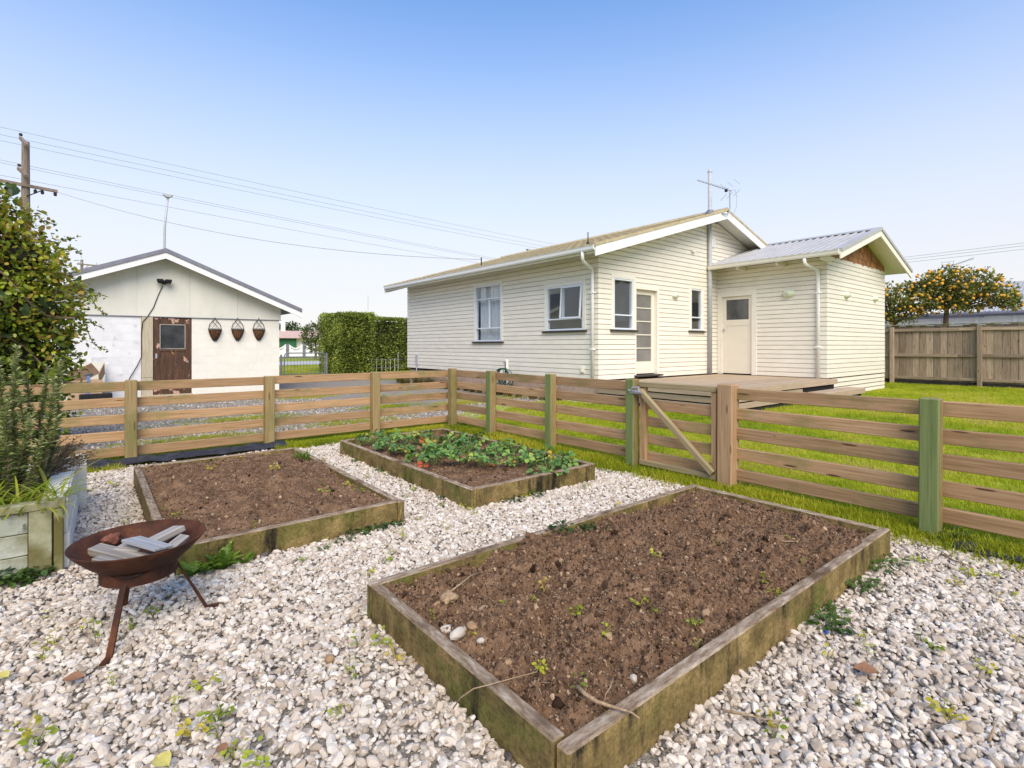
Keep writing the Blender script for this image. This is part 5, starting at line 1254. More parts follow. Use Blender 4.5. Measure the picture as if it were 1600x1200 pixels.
pix = [(72, 968), (88, 1010), (62, 1030), (150, 1000), (200, 985), (236, 962), (130, 985), (60, 1160), (45, 1155), (90, 1195), (180, 1070), (270, 1110), (300, 1150), (345, 1150), (320, 1082), (365, 1185), (405, 1195), (340, 1125),
       (545, 1050), (560, 1065), (530, 1120), (560, 1010), (600, 1010), (620, 1030), (650, 1040), (572, 962), (590, 945), (575, 900), (612, 870), (600, 880), (625, 840), (655, 812), (640, 780), (700, 830), (740, 805), (560, 830), (470, 880), (520, 850),
       (600, 745), (560, 730), (575, 745), (650, 770), (690, 790), (725, 800), (540, 705), (520, 700), (510, 720), (820, 775), (910, 760), (960, 790), (1005, 765), (1440, 1000), (1455, 1010), (1480, 1120), (1475, 1115), (1360, 1025), (1290, 1030), (1200, 1135),
       (1210, 1152), (1590, 1000), (1575, 930), (1540, 905), (1560, 940), (1515, 900), (1440, 880), (1490, 920), (1355, 1000), (1540, 1050), (1340, 1110), (230, 790), (140, 770), (165, 765), (175, 760), (150, 745), (190, 820), (200, 800)]
for x, y in pix:
    q = on_z(x + random.uniform(-4, 4), y + random.uniform(-4, 4), .015)
    if inbed(q.x, q.y) or q.x > 4.4: continue
    nm, lp = min(LM, key=lambda l: math.hypot(l[1][0] - q.x, l[1][1] - q.y)); dv = Vector((q.x - lp[0], q.y - lp[1], 0)); a_, b_ = dv.dot(RGT), dv.dot(FWD)
    reg = ('right of ' if a_ > 0 else 'left of ') + nm if abs(a_) > abs(b_) else ('behind ' if b_ > 0 else 'in front of ') + nm
    weed(q.x, q.y, .014, random.uniform(.8, 1.5), 'tiny yellow-green gravel weed, ' + reg, 'tiny weeds in the white gravel', WEED)
for x, y in [(675, 960), (735, 1000), (830, 940), (850, 935), (905, 950), (790, 935), (1020, 965), (1025, 870), (905, 950), (1090, 1010), (945, 1000), (930, 1135), (1010, 1075), (905, 1090), (1060, 1080), (845, 1060), (1195, 905), (1250, 880), (1230, 845), (1120, 850), (1160, 800), (1090, 800), (860, 820), (950, 830),
             (1000, 950), (1085, 975), (1210, 920), (650, 900), (640, 885)]:
    q = on_z(x, y, .14)
    if not (1.1 < q.x < 3.78 and 1.1 < q.y < 2.3): continue
    weed(q.x, q.y, z1f(q.x, q.y), random.uniform(.6, 1.15), 'small green seedling in the nearest bed, ' + near_(q, LM2), 'seedlings in the nearest bed', WEED)
for x, y in [(508, 765), (500, 760), (515, 768), (545, 758), (258, 795), (278, 800), (395, 818), (430, 735), (330, 735), (380, 720), (560, 770)]:
    q = on_z(x, y, .145)
    if not (.38 < q.x < 1.72 and 3.52 < q.y < 5.95): continue
    weed(q.x, q.y, z3f(q.x, q.y), random.uniform(.9, 1.5), 'small green seedling in the soil of the left bed, ' + ('beside the fire bowl end' if q.y < 4.2 and q.x < .9 else 'near the right board' if q.x > 1.2 else 'towards the drive fence'), 'seedlings in the left bed', WEED)
for k_, (x, y, s) in enumerate([(820, 815, .8), (850, 808, .9), (870, 805, .7)]):
    q = on_z(x, y, .13); weed(q.x, min(q.y, 2.29), z1f(q.x, q.y), s, 'low green weed inside the back board of the nearest bed, %s from its left corner' % ORD[k_], 'weeds along the back board of the nearest bed', DWEED)
for k_, (x, y, s) in enumerate([(1390, 885, .9), (1375, 895, .8), (1350, 925, .9), (1340, 915, .6), (1290, 985, .8), (1300, 970, .9), (1315, 990, .6)]):
    q = on_z(x, y, .0); weed(q.x, min(q.y, .98), .005, s, 'dark leafy weed against the right board of the nearest bed, %s from its far corner' % ORD[k_], 'weeds along the right board of the nearest bed', DWEED)
for k_, (x, y, s) in enumerate([(620, 822, .6), (605, 820, .7), (585, 825, .8), (570, 832, .7), (560, 838, .9), (535, 850, .6), (505, 862, .5)]):
    q = on_z(x, y, .0); weed(q.x, min(q.y, 3.42), .005, s, 'green weed along the front board of the left bed, %s from the right corner' % ORD[k_], 'weeds along the front of the left bed', DWEED)
for k_, (x, y, s) in enumerate([(55, 900, .8), (45, 895, 1.2), (30, 905, 1.1), (20, 885, 1.2), (10, 900, 1.2), (5, 880, 1.1)]):
    q = on_z(x, y, .0); weed(q.x, min(q.y, 3.90), .005, s, 'dark green weed at the foot of the mossy planter front, %s from the corner post' % ORD[k_], 'weeds at the foot of the planter', DWEED)
for k_, (x, y, s) in enumerate([(800, 780, .8), (830, 775, .9), (780, 782, .6), (640, 690, .5), (575, 720, .6), (615, 735, .6), (710, 775, .5)]):
    q = on_z(x, y, .0)
    if inbed(q.x, q.y, 0): q.y = 3.33 if x > 735 else q.y; q.x = q.x if x > 735 else 2.30
    weed(q.x, q.y, .005, s, 'small green weed by the middle bed, ' + ('middle one at its near board', 'right one at its near board', 'left one at its near board', 'furthest along its left board', 'second furthest along its left board', 'third furthest along its left board', 'at its near corner')[k_], 'weeds beside the middle bed', DWEED)
for (x, y, w_) in ((4.40, 7.0, 'corner fence post'), (4.47, 6.9, 'corner fence post'), (4.36, 6.92, 'corner fence post'), (4.55, 6.95, 'corner fence post'), (4.38, 4.62, 'second green post from the corner'), (4.35, 5.88, 'first green post from the corner'),
                   (4.36, .86, 'nearest green fence post'), (4.48, .84, 'nearest green fence post'), (4.42, 2.32, 'brown gate post'), (4.55, 2.33, 'brown gate post')):
    weed(x, y, .0, random.uniform(.8, 1.3), 'leafy weed at the foot of the ' + w_, 'weeds at the fence posts', DWEED)
# dandelion-like rosettes in front of the left bed
dl_m = leafmat('rosette_leaf', [(0, (.09, .17, .02)), (.6, (.17, .29, .03)), (1, (.30, .42, .05))], .4, .35, 'random')
def lobed(seed):
    r = random.Random(seed); vs = []; fs = []; n = 12
    for i in range(n + 1):
        f = i / n; w = .16 * math.sin(math.pi * min(1, f * .9 + .08)) * (1.15 if i % 2 else .62) + .01
        z = .34 * math.sin(f * 2.3) * .55; vs += [(f, -w, z + .04), (f, 0, z), (f, w, z + .04)]
    for i in range(n):
        for s in (0, 1): fs.append((3 * i + s, 3 * i + s + 1, 3 * i + s + 4, 3 * i + s + 3))
    return MB().add(vs, fs).mesh('leaf', dl_m, fix=False)
LOB = [lobed(k) for k in range(2)]
for (px, py, n, s, lab) in ((338, 880, 34, .13, 'bright green lobed-leaf weed standing by the front board of the left bed'), (303, 902, 16, .12, 'low lobed-leaf weed on the gravel beside the right leg of the fire bowl'), (375, 872, 9, .09, 'sparse lobed-leaf weed just right of the bright green one')):
    c = on_z(px, py, 0.0); c.y = min(c.y, 3.39); t = thing('broadleaf_weed', lab, 'weed', (c.x, c.y, 0))
    for i in range(n):
        a = random.uniform(0, 6.283); 
        link(bpy.data.objects.new('leaf', LOB[i % 2]), t, T(c.x + random.gauss(0, .014), c.y + random.gauss(0, .014), .004) @ Matrix.Rotation(a, 4, 'Z') @ Matrix.Rotation(-random.uniform(.1, 1.15) * (1 if n > 20 else .5), 4, 'Y') @ Matrix.Scale(s * random.uniform(.6, 1.2), 4))
# things lying in the nearest bed
root_m = mk('dry_root', [(.3, (.20, .13, .07)), (.6, (.36, .26, .16)), (.8, (.50, .39, .26))], 20, (1, 4, 4), .85, .4, .003)
def lumpy(name, label, cat, x, y, z, rad, sc, m, seed, amp=.25, group=None):
    bm = bmesh.new(); bmesh.ops.create_icosphere(bm, subdivisions=4, radius=rad); of = Vector((seed * 3.1, seed, 0))
    for v in bm.verts: v.co *= 1 + amp * mnoise.noise(v.co / rad * 1.1 + of) + amp * .35 * mnoise.noise(v.co / rad * 3.2 + of)
    me = bpy.data.meshes.new(name); bm.to_mesh(me); bm.free(); me.materials.append(m); me.polygons.foreach_set('use_smooth', [True] * len(me.polygons))
    return tag(link(bpy.data.objects.new(name, me), None, T(x, y, z) @ Matrix.Rotation(seed * 1.3, 4, 'Z') @ Matrix.Diagonal((*sc, 1))), label, cat, group)
peb = mk('pale_pebble', [(.3, (.36, .32, .26)), (.7, (.52, .47, .40))], 10, (1, 1, 1), .7, .15, .002, stain=((.22, .15, .10), 14, .6, .72, (1, 1, 1)))
brown_st = mk('brown_pebble', [(.3, (.20, .12, .06)), (.7, (.36, .24, .13))], 12, (1, 1, 1), .7, .2, .002)
q = on_z(700, 932, .17)
TB = thing('tuber', 'gnarled brown tuber with a long root lying in the nearest bed', 'tuber', (q.x, q.y, .15))
for dx, dy, r_, sd in ((-.012, .0, .026, 3), (.018, -.012, .024, 4), (.012, .016, .022, 8)):
    o = lumpy('tuber_lobe', None, None, q.x + dx, q.y + dy, z1f(q.x, q.y) + .022, r_, (1, 1, .9), root_m, sd, .4); W_ = WM[o]; o.parent = TB; o.matrix_basis = WM[TB].inverted() @ W_
MB().tube([q + Vector((.01, .01, .01)), on_z(720, 912, .185), on_z(735, 900, .185), on_z(752, 894, .16)], [.005, .004, .003, .002], 5).build('root', root_m, TB, smooth=True)
for (px, py, r_, sc, m, lab, sd) in ((700, 984, .024, (1.2, .9, .7), peb, 'pale rounded stone by the left board, behind the long white one', 2), (716, 994, .03, (1.5, .75, .65), peb, 'long whitish stone by the left board of the nearest bed', 5), (738, 990, .023, (1.2, .9, .7), brown_st, 'pinkish brown stone beside the long white one', 6),
                                     (751, 1004, .014, (1.1, .9, .8), peb, 'small round stone right of the pinkish brown one', 7), (710, 963, .013, (1.6, .9, .7), brown_st, 'small flat brown stone between tuber and white stones', 9), (991, 1048, .016, (1, .95, .9), peb, 'round light grey pebble near the right board in the soil', 10),
                                     (793, 1043, .014, (1.3, .9, .7), brown_st, 'reddish stone in the soil near the front corner of the bed', 12), (1013, 924, .012, (2.2, .7, .7), root_m, 'short stubby root end in the middle of the nearest bed', 14)):
    q = on_z(px, py, .15); lumpy('stone' if m is not root_m else 'root_piece', lab, 'stone' if m is not root_m else 'root', q.x, q.y, z1f(q.x, q.y) + r_ * .35, r_, sc, m, sd, .2)
def stick(name, label, cat, pxs, z0, r, m=root_m, n=6):
    pts = [on_z(x, y, z) if len(t_) == 3 else on_z(x, y, z0) for t_ in pxs for x, y, z in [t_ if len(t_) == 3 else (*t_, z0)]]
    k = len(pts); rs = [r * (1 - .75 * i / (k - 1)) for i in range(k)]
    return tag(MB().tube(pts, rs, n).build(name, m, None, smooth=True), label, cat)
stick('stick', 'bent brown stick lying across the right board of the nearest bed', 'stick', [(902, 1073), (915, 1085), (932, 1096), (950, 1102), (970, 1108), (988, 1114), (1000, 1123)], .180, .0085)
stick('root', 'long thin pale root draped over the left board of the nearest bed', 'root', [(708, 1107, .06), (720, 1090, .12), (740, 1076, .172), (764, 1070, .175), (800, 1060, .165), (838, 1050, .165), (850, 1030, .165), (851, 1018, .165), (835, 1008, .16)], .165, .0026)
stick('root', 'short curled pale root in the front corner of the nearest bed', 'root', [(842, 1060), (840, 1068), (843, 1078), (846, 1085)], .165, .004)
stick('root', 'pale upright root bit beside the bent brown stick', 'root', [(957, 1062), (953, 1075), (946, 1085), (945, 1094)], .168, .004)
stick('root', 'thin dry root in the far right part of the nearest bed', 'root', [(1210, 842), (1225, 846), (1245, 846), (1258, 838)], .155, .006)
stick('root', 'thin pale root in the middle of the nearest bed', 'root', [(818, 960), (815, 970), (809, 982)], .155, .0025)
stick('root', 'thin dry root right of the middle of the nearest bed', 'root', [(988, 953), (982, 965), (975, 975)], .155, .003)
stick('twig', 'thin brown twig on the gravel near the bottom edge, right of the nearest bed', 'twig', [(1130, 1110), (1160, 1115), (1200, 1125), (1240, 1130)], .03, .005)
stick('twig', 'dry twig on the gravel near the nearest fence post', 'twig', [(1470, 866), (1490, 875), (1510, 882), (1522, 888)], .03, .007)
stick('twig', 'upright dry stalk on the gravel in the bottom right corner', 'twig', [(1545, 1160, .01), (1552, 1140, .03), (1560, 1120, .06)], .03, .005)
lf_m = mk('dead_leaf', [(.3, (.15, .07, .035)), (.7, (.30, .16, .09))], 20, (1, 1, 1), .8, .3, .003)
def dead_leaf(px, py, s, lab, m, name='fallen_leaf'):
    q = on_z(px, py, .035); mb = MB(); n = 8; vs = []; fs = []
    for i in range(n + 1):
        f = i / n; w = .33 * math.sin(math.pi * (f * .96 + .02)); z = .12 * math.sin(f * 3)
        vs += [(f - .5, -w, z + .13), (f - .5, 0, z), (f - .5, w, z + .10)]
    for i in range(n):
        for k in (0, 1): fs.append((3 * i + k, 3 * i + k + 1, 3 * i + k + 4, 3 * i + k + 3))
    tag(mb.add(vs, fs).build(name, m, None, q and T(*q) @ Matrix.Rotation(random.uniform(-.5, .5) - .9, 4, 'Z') @ Matrix.Rotation(.25, 4, 'X') @ Matrix.Scale(s, 4), smooth=True, fix=False), lab, 'leaf')
yl_m = mk('yellow_leaf', [(.3, (.38, .34, .06)), (.7, (.55, .48, .16))], 14, (1, 1, 1), .6, .2, .003)
dead_leaf(1353, 1050, .085, 'curled brown dead leaf on the gravel right of the nearest bed', lf_m)
dead_leaf(255, 1192, .075, 'yellow-green fallen leaf on the gravel at the bottom left', yl_m)
dead_leaf(115, 1062, .07, 'dark brown dead leaf on the gravel by the front leg of the fire bowl', lf_m)
dead_leaf(5, 1058, .06, 'yellowish dead leaf on the gravel at the left picture edge', yl_m)
dead_leaf(348, 1172, .05, 'crumpled dark leaf between the gravel stones at the bottom', lf_m)
q = on_z(515, 1028, .03); lumpy('stone', 'single smooth brown pebble among the white gravel left of the nearest bed', 'stone', q.x, q.y, .026, .020, (1, .95, .85), brown_st, 21, .1)
blue_m = mk('blue_plastic', [(.3, (.01, .06, .35)), (.7, (.02, .11, .5))], 9, (1, 1, 1), .4, .05, .001)
q = on_z(1292, 986, .035); lumpy('plastic_scrap', 'small bright blue plastic scrap in the weeds beside the nearest bed', 'litter', q.x, q.y, .03, .009, (1.2, .8, .6), blue_m, 22, .3)

# ------------------------------------------------------------------ along the house wall: tussocks, tap post with hose
tus_m = leafmat('dry_tussock', [(0, (.09, .075, .02)), (.5, (.22, .17, .055)), (.8, (.34, .25, .09)), (1, (.20, .24, .04))], .35, .5, 'random')
TUS = []
for k in range(3):
    m_ = blade_tuft(130, .42, .10, .012, 90 + k, 1.1, 4); m_.materials.clear(); m_.materials.append(tus_m); TUS.append(m_)
tl = {0: 'dry tussock at the house foot beside the corner downpipe', 1: 'dry tussock at the house foot under the window with the open sash', 5: 'dry tussock at the house foot just behind the hose post', 19: 'last dry tussock at the far corner of the house'}
for i in range(20):
    y = 8.75 + i * .43 + random.uniform(-.1, .1); o = link(bpy.data.objects.new('tussock', TUS[i % 3]), None, T(8.45 + random.uniform(-.1, .1), y, -.02) @ Matrix.Rotation(random.uniform(0, 6), 4, 'Z') @ Matrix.Scale(random.uniform(.8, 1.2), 4))
    tag(o, tl.get(i, 'dry brown tussock under the long house wall, %s along from the corner downpipe' % ORD[i]), 'tussock', 'tussocks along the house')
TAP = thing('tap_post', 'white garden tap post standing in front of the long house wall', 'post', (8.62, 10.85, 0))
MB().bb((8.58, 10.81, 0), (8.66, 10.89, .93)).build('post', trim_white, TAP, bevel=.004)
MB().tube([(8.56, 10.83, .0), (8.56, 10.83, .86)], .012, 6).build('pipe', rust, TAP)
tp = MB(); tp.tube([(8.58, 10.83, .86), (8.50, 10.83, .86), (8.485, 10.83, .82)], .014, 6); tp.bb((8.53, 10.80, .88), (8.56, 10.86, .895)); tp.build('tap', grey_metal, TAP)
hose_m = mk('green_hose', [(.3, (.012, .05, .035)), (.7, (.02, .09, .06))], 9, (1, 1, 1), .4, .05, .001)
hz = MB()
for k in range(9):
    sx_, tilt = random.uniform(.15, .32), random.uniform(-.9, .9); pts = []
    for i in range(25):
        a = 2 * math.pi * i / 24; r = .20 + .03 * (k % 3); u = sx_ * math.sin(a) + tilt * .18 * (1 - math.cos(a)); z = .70 - r * (1 - math.cos(a)) * 1.05
        pts.append((8.52 - .02 * k % .07 - .03 * math.sin(a * 2 + k), 10.85 + u, max(z, .02)))
    hz.tube(pts, .011, 5, False)
tag(hz.build('garden_hose', hose_m, None, smooth=True), 'dark green garden hose coiled in loops over the white tap post', 'hose')

# ------------------------------------------------------------------ things against the garage
card = mk('cardboard', [(.3, (.33, .22, .14)), (.7, (.46, .33, .22))], 6, (1, 1, 1), .9, .1, .004)
blue_tape = mk('blue_print', [(.3, (.10, .17, .36)), (.7, (.16, .24, .45))], 6, (1, 1, 1), .7, .05, .002)
BOX = thing('cardboard_box', 'sagging open cardboard box with a blue stripe against the garage wall', 'box', (-.05, 15.3, 0))
MB().bb((-.38, 15.0, 0), (.22, 15.5, .52)).build('carton', card, BOX, bevel=.01)
plank('flap', BOX, (-.36, 15.0, .52), (.10, 14.95, .80), .32, .012, card, up=(0, -.5, 1)); plank('flap', BOX, (.20, 15.05, .78), (.22, 15.5, .52), .30, .012, card, up=(.3, 0, 1))
plank('stripe', BOX, (-.06, 14.99, .02), (-.02, 14.985, .66), .06, .012, blue_tape, up=(1, 0, 0))
o = MB().prism([(-.34, 14.6), (.25, 14.6), (.25, 14.95), (-.34, 14.95)], 0, .22, 'z').build('dark_tray', black_metal, None, T(.15, .35, 0), bevel=.02); tag(o, 'low black plastic tray on the ground in front of the cardboard box', 'tray')
o = MB().bb((-.72, 15.62, 0), (.28, 15.66, .92)).build('grey_panel', sheet_m, None, Matrix.Rotation(.0, 4, 'Z')); tag(o, 'grey sheet panel leaning on the garage wall behind the cardboard box', 'panel')

# ------------------------------------------------------------------ hedges, metal gate, wire fence
hedge_m = leafmat('hedge_leaf', [(0, (.09, .13, .02)), (.4, (.25, .32, .05)), (.75, (.40, .47, .08)), (1, (.55, .58, .14))], .25, .4)
def hedge(label, x0, x1, y0, y1, z1, n):
    t = thing('hedge', label, 'hedge', ((x0 + x1) / 2, (y0 + y1) / 2, 0))
    MB().bb((x0 + .20, y0 + .20, 0), (x1 - .20, y1 - .20, z1 - .20)).build('dark_core', core_m, t)  # solid core, its dark colour painting the shade inside the hedge
    A = [(y1 - y0) * z1, (x1 - x0) * z1, (x1 - x0) * (y1 - y0)]; f = RNG.choice(3, n, p=np.array(A) / sum(A)); a = RNG.random(n); b = RNG.random(n); dep = .16 * RNG.random(n) ** 1.7
    p = np.zeros((n, 3)); d = np.zeros((n, 3))
    for k, fn in enumerate((lambda a, b, q: (x0 + q, y0 + (y1 - y0) * a, z1 * b), lambda a, b, q: (x0 + (x1 - x0) * a, y0 + q, z1 * b), lambda a, b, q: (x0 + (x1 - x0) * a, y0 + (y1 - y0) * b, z1 - q))):
        m_ = f == k; p[m_] = np.stack(fn(a[m_], b[m_], dep[m_]), -1); d[m_] = ((-1, 0, 0), (0, -1, 0), (0, 0, 1))[k]
    w_ = np.array([mnoise.noise(Vector(q) * 1.3) for q in p]); p += d * (w_[:, None] * .09) + RNG.normal(0, .02, (n, 3))
    scatter_mesh('foliage', LEAF_V[:6], [(0, 1, 2), (1, 3, 4, 2), (3, 5, 4)], frames(p, d * .6 + RNG.normal(0, .6, (n, 3)) + np.array([0, 0, .35]), RNG.uniform(.05, .10, n), .8), np.clip(.45 + w_ * .5 + RNG.normal(0, .2, n), 0, 1), hedge_m, t, None, 'stuff')
hedge('tall clipped hedge block beside the metal gate, nearest of the two hedges', 8.45, 10.0, 22.07, 25.0, 2.72, 15000)
hedge('clipped hedge running behind the wire fence up to the house corner', 10.9, 14.6, 25.05, 26.4, 2.75, 13000)
GT = thing('metal_gate', 'low dark metal gate with rounded top corners beside the garage', 'gate', (6.34, 23.2, 0))
zt, gx0, gx1 = .98, 6.40, 8.12
MB().tube([(gx0, 23.2, .05), (gx0, 23.2, zt - .12), (gx0 + .04, 23.2, zt - .03), (gx0 + .13, 23.2, zt), (gx1 - .13, 23.2, zt), (gx1 - .04, 23.2, zt - .03), (gx1, 23.2, zt - .12), (gx1, 23.2, .05)], .025, 8).tube([(gx0, 23.2, .08), (gx1, 23.2, .08)], .018, 6).tube([(gx0, 23.2, .80), (gx1, 23.2, .80)], .015, 6).build('gate_frame', roof_dark, GT)
for i in range(12): x = gx0 + (gx1 - gx0) * (i + 1) / 13; MB().tube([(x, 23.2, .08), (x, 23.2, .80)], .009, 5).build('bar', roof_dark, GT)
MB().tube([(6.27, 23.2, 0), (6.27, 23.2, .92)], .04, 8).build('gate_post', roof_dark, GT); MB().tube([(8.2, 23.2, 0), (8.2, 23.2, .98)], .04, 8).build('gate_post', roof_dark, GT)
WFN = thing('wire_fence', 'low fence with thin white uprights in front of the far hedge', 'fence', (10.7, 24.3, 0))
for i in range(9): x = 10.35 + i * .24 + random.uniform(-.05, .05); MB().tube([(x, 24.3, 0), (x, 24.3, .62 + (.35 if i in (0, 8) else random.uniform(-.05, .1)))], .009, 5).build('upright', trim_white, WFN)
for z in (.2, .6): MB().tube([(10.3, 24.3, z), (12.5, 24.3, z)], .006, 4).build('wire', grey_metal, WFN)

# ------------------------------------------------------------------ across the street
WHF = thing('white_fence', 'white scalloped fence with dark posts on the far side of the street', 'fence', (18, 58, 0))
for k in range(-3, 8):
    x = 16.3 + 1.72 * k; MB().bb((x - .14, 57.9, 0), (x + .14, 58.15, 1.5)).build('post', roof_dark, WHF)
    top = [(x + .15 + 1.42 * f, 1.47 - .42 * math.sin(math.pi * f)) for f in np.linspace(0, 1, 11)]
    MB().prism([(x + .15, .12), (x + 1.57, .12)] + list(reversed(top)), 57.98, 58.06).build('panel', trim_white, WHF)
    for i in range(2, 9): q = top[i]; MB().bb((q[0] - .04, 57.965, q[1] - .26), (q[0] + .04, 57.985, q[1] - .12)).build('slot', roof_dark, WHF)
    MB().bb((x + .15, 57.96, 0), (x + 1.57, 58.1, .14)).build('plinth', roof_dark, WHF)
NB = thing('neighbour_house', 'low far house with a pinkish roof and green wall behind the white fence', 'house', (20, 75, 0))
green_m = mk('green_wall', [(.3, (.03, .12, .06)), (.7, (.05, .17, .08))], 3, (1, 1, 1), .7, .1, .01); pink_m = mk('pinkish_roof', [(.3, (.44, .30, .25)), (.7, (.55, .40, .34))], 2, (1, 1, 1), .8, .1, .01)
MB().bb((12, 75, 0), (22.3, 82, 2.35)).build('wall', green_m, NB); MB().bb((22.3, 75.5, 0), (27, 82, 2.35)).build('end_wall', trim_white, NB)
MB().prism([(74.4, 2.32), (82.6, 2.32), (78.5, 3.45)], 11.5, 27.5, 'x').build('roof', pink_m, NB)
MB().bb((21.2, 78.2, 3.2), (21.7, 78.7, 4.6)).build('chimney', trim_white, NB)
far_leaf = leafmat('far_tree_leaves', [(0, (.04, .07, .02)), (.5, (.09, .13, .03)), (.85, (.17, .19, .06)), (1, (.22, .14, .08))], .2, .5)
def tree(label, x, y, h, rx, rz_c, n, ls, shift=0.0, trunk_r=.12, name='tree', crown_z=None):
    t = thing(name, label, 'tree', (x, y, 0)); cz = crown_z or h - rz_c
    MB().tube([(x, y, -.05), (x + .05, y, cz * .5), (x - .05, y, cz)], [trunk_r, trunk_r * .8, trunk_r * .4], 7).build('trunk', bark, t)
    bl = [((x + random.uniform(-.55, .55) * rx, y + random.uniform(-.4, .4) * rx, cz + random.uniform(-.45, .45) * rz_c), (rx * random.uniform(.4, .62), rx * .5, rz_c * random.uniform(.4, .62))) for _ in range(9)]
    p, d = blob_points(bl, n, .6); p += RNG.normal(0, ls * .3, p.shape)
    scatter_mesh('crown', LEAF_V[:6], [(0, 1, 2), (1, 3, 4, 2), (3, 5, 4)], frames(p, d + RNG.normal(0, .7, d.shape), RNG.uniform(.6, 1.3, len(p)) * ls, .8), np.clip(.45 + shift + RNG.normal(0, .22, len(p)), 0, 1), far_leaf, t, None, 'stuff')
    return t
tree('round green and reddish tree between the white fence and the hedge', 16.6, 50, 3.7, 1.55, 1.7, 5000, .16, .15)
tree('dark far tree showing over the pink roof beside the garage', 30.5, 110, 6.2, 2.4, 2.2, 2200, .4, -.2)
tree('pale low far tree right of the dark one over the pink roof', 36.5, 112, 5.0, 3.4, 1.8, 2200, .4, .1)
tree('hidden-trunk far tree behind the left hedge', 42, 108, 5.4, 3.0, 2.2, 1800, .4, 0)
# street lamps, masts
def lamp(label, x, y, h, dx):
    t = thing('street_lamp', label, 'street lamp', (x, y, 0))
    MB().tube([(x, y, 0), (x, y, h * .55), (x + dx * .25, y, h * .82), (x + dx, y - .1, h)], [.085, .07, .055, .05], 8).build('pole', grey_paint, t, smooth=True)
    MB().prism([(-.24, .03), (.24, .05), (.2, -.02), (.06, -.12), (-.06, -.12), (-.2, -.03)], -.12, .12).build('lamp_head', grey_paint, t, T(x + dx, y - .1, h), bevel=.02)
lamp('tall thin street lamp rising behind the garage peak', 3.03, 33, 9.25, .18); lamp('street lamp whose head shows just above the tan house roof', 27.6, 33, 9.35, .9)
tag(MB().tube([(19.65, 45, 0), (19.65, 45, 5.9)], [.05, .025], 6).build('mast', grey_paint), 'thin mast standing behind the tall clipped hedge', 'mast')
old_pole = mk('weathered_pole', [(.3, (.13, .10, .085)), (.6, (.24, .19, .16)), (.8, (.33, .28, .24))], 5, (6, 6, .4), .9, .3, .006)
POLE = thing('power_pole', 'weathered wooden power pole with crossarms rising above the ivy bush', 'power pole', (-1.9, 27, 0))
MB().tube([(-1.9, 27, 0), (-1.9, 27, 9.05)], [.17, .115], 10).build('pole', old_pole, POLE)
plank('crossarm', POLE, (-2.10, 27.75, 9.38), (-1.80, 26.3, 8.72), .11, .10, old_pole); plank('crossarm', POLE, (-2.15, 27.7, 8.16), (-1.82, 26.35, 7.60), .11, .10, old_pole)
plank('crossarm', POLE, (-2.75, 26.86, 7.42), (-.98, 26.86, 7.30), .11, .09, old_pole)
MB().tube([(-1.86, 26.86, 6.95), (-1.4, 26.86, 7.28)], .02, 5).build('brace', black_metal, POLE)
for x in (-1.62, -1.42, -1.05): MB().lathe([(0, -.17), (.05, -.15), (.055, -.05), (.02, 0)], 8, (x, 26.86, 7.27)).build('insulator', black_metal, POLE)
for q in ((-2.09, 27.7, 9.44), (-2.13, 27.65, 8.22)): MB().lathe([(.02, 0), (.06, .02), (.05, .10), (0, .12)], 8, q).build('insulator', black_metal, POLE)
P2 = thing('power_pole', 'small distant power pole with one crossarm behind the left garage roof', 'power pole', (-.62, 66, 0))
MB().tube([(-.62, 66, 0), (-.62, 66, 9.7)], [.16, .11], 8).build('pole', old_pole, P2); plank('crossarm', P2, (-1.0, 65.9, 9.25), (.62, 65.9, 9.22), .12, .1, old_pole)
MB().tube([(-.6, 65.9, 8.6), (-.1, 65.9, 9.2)], .03, 5).build('brace', old_pole, P2)
for x in (-.85, -.62, .5): MB().lathe([(.03, 0), (.05, .1), (0, .3)], 6, (x, 65.9, 9.3)).build('insulator', grey_paint, P2)
wire_m = mk('power_wire', [(.3, (.34, .34, .35)), (.7, (.40, .40, .41))], 3, (1, 1, 1), .6, 0, .001)
def wire(label, pts, r, group='overhead power lines'):
    return tag(MB().tube(pts, r, 4, False).build('power_line', wire_m), label, 'power line', group)
def span(x0, x1, y, zf, n=26): return [(x0 + (x1 - x0) * i / n, y, zf(x0 + (x1 - x0) * i / n)) for i in range(n + 1)]
for z0, y0, lab in ((9.40, 27.0, 'topmost overhead line passing over the garage'), (9.12, 27.0, 'second overhead line from the top, passing over the garage'), (8.90, 27.0, 'third overhead line from the top, passing over the garage')):
    wire(lab, span(-9, 60, y0, lambda x: z0 - .0445 * (x + 1.9) + .00052 * (x + 1.9) ** 2), .0085)
for z0, k, lab in ((8.16, .064, 'fourth overhead line, upper of the close pair at the middle of the pole'), (8.06, .064, 'fifth overhead line, lower of the close pair at the middle of the pole'), (7.60, .060, 'sixth overhead line, just above the lowest crossarm')):
    wire(lab, span(-9, 45, 27.0, lambda x: z0 - k * (x + 1.9) + .0005 * (x + 1.9) ** 2), .008)
a, b = Vector((-1.0, 26.86, 7.28)), Vector((9.7, 13.5, 4.05)); wire('sagging service line from the lowest crossarm to the house roof', [a.lerp(b, f) - Vector((0, 0, .55 * 4 * f * (1 - f))) for f in np.linspace(0, 1, 20)], .009, 'overhead power lines')
MB().tube([(9.7, 13.5, 3.8), (9.7, 13.5, 4.12)], .02, 6).build('line_bracket', black_metal, HOUSE)
for z0, lab in ((5.56, 'upper of the power lines above the orange tree'), (5.44, 'middle of the power lines above the orange tree'), (5.30, 'lowest of the power lines above the orange tree')):
    wire(lab, [(30, y, z0 - .02 * (y - 3) + .0011 * (y - 3) ** 2) for y in np.linspace(-14, 26, 22)], .009, 'power lines beyond the right boundary fence')

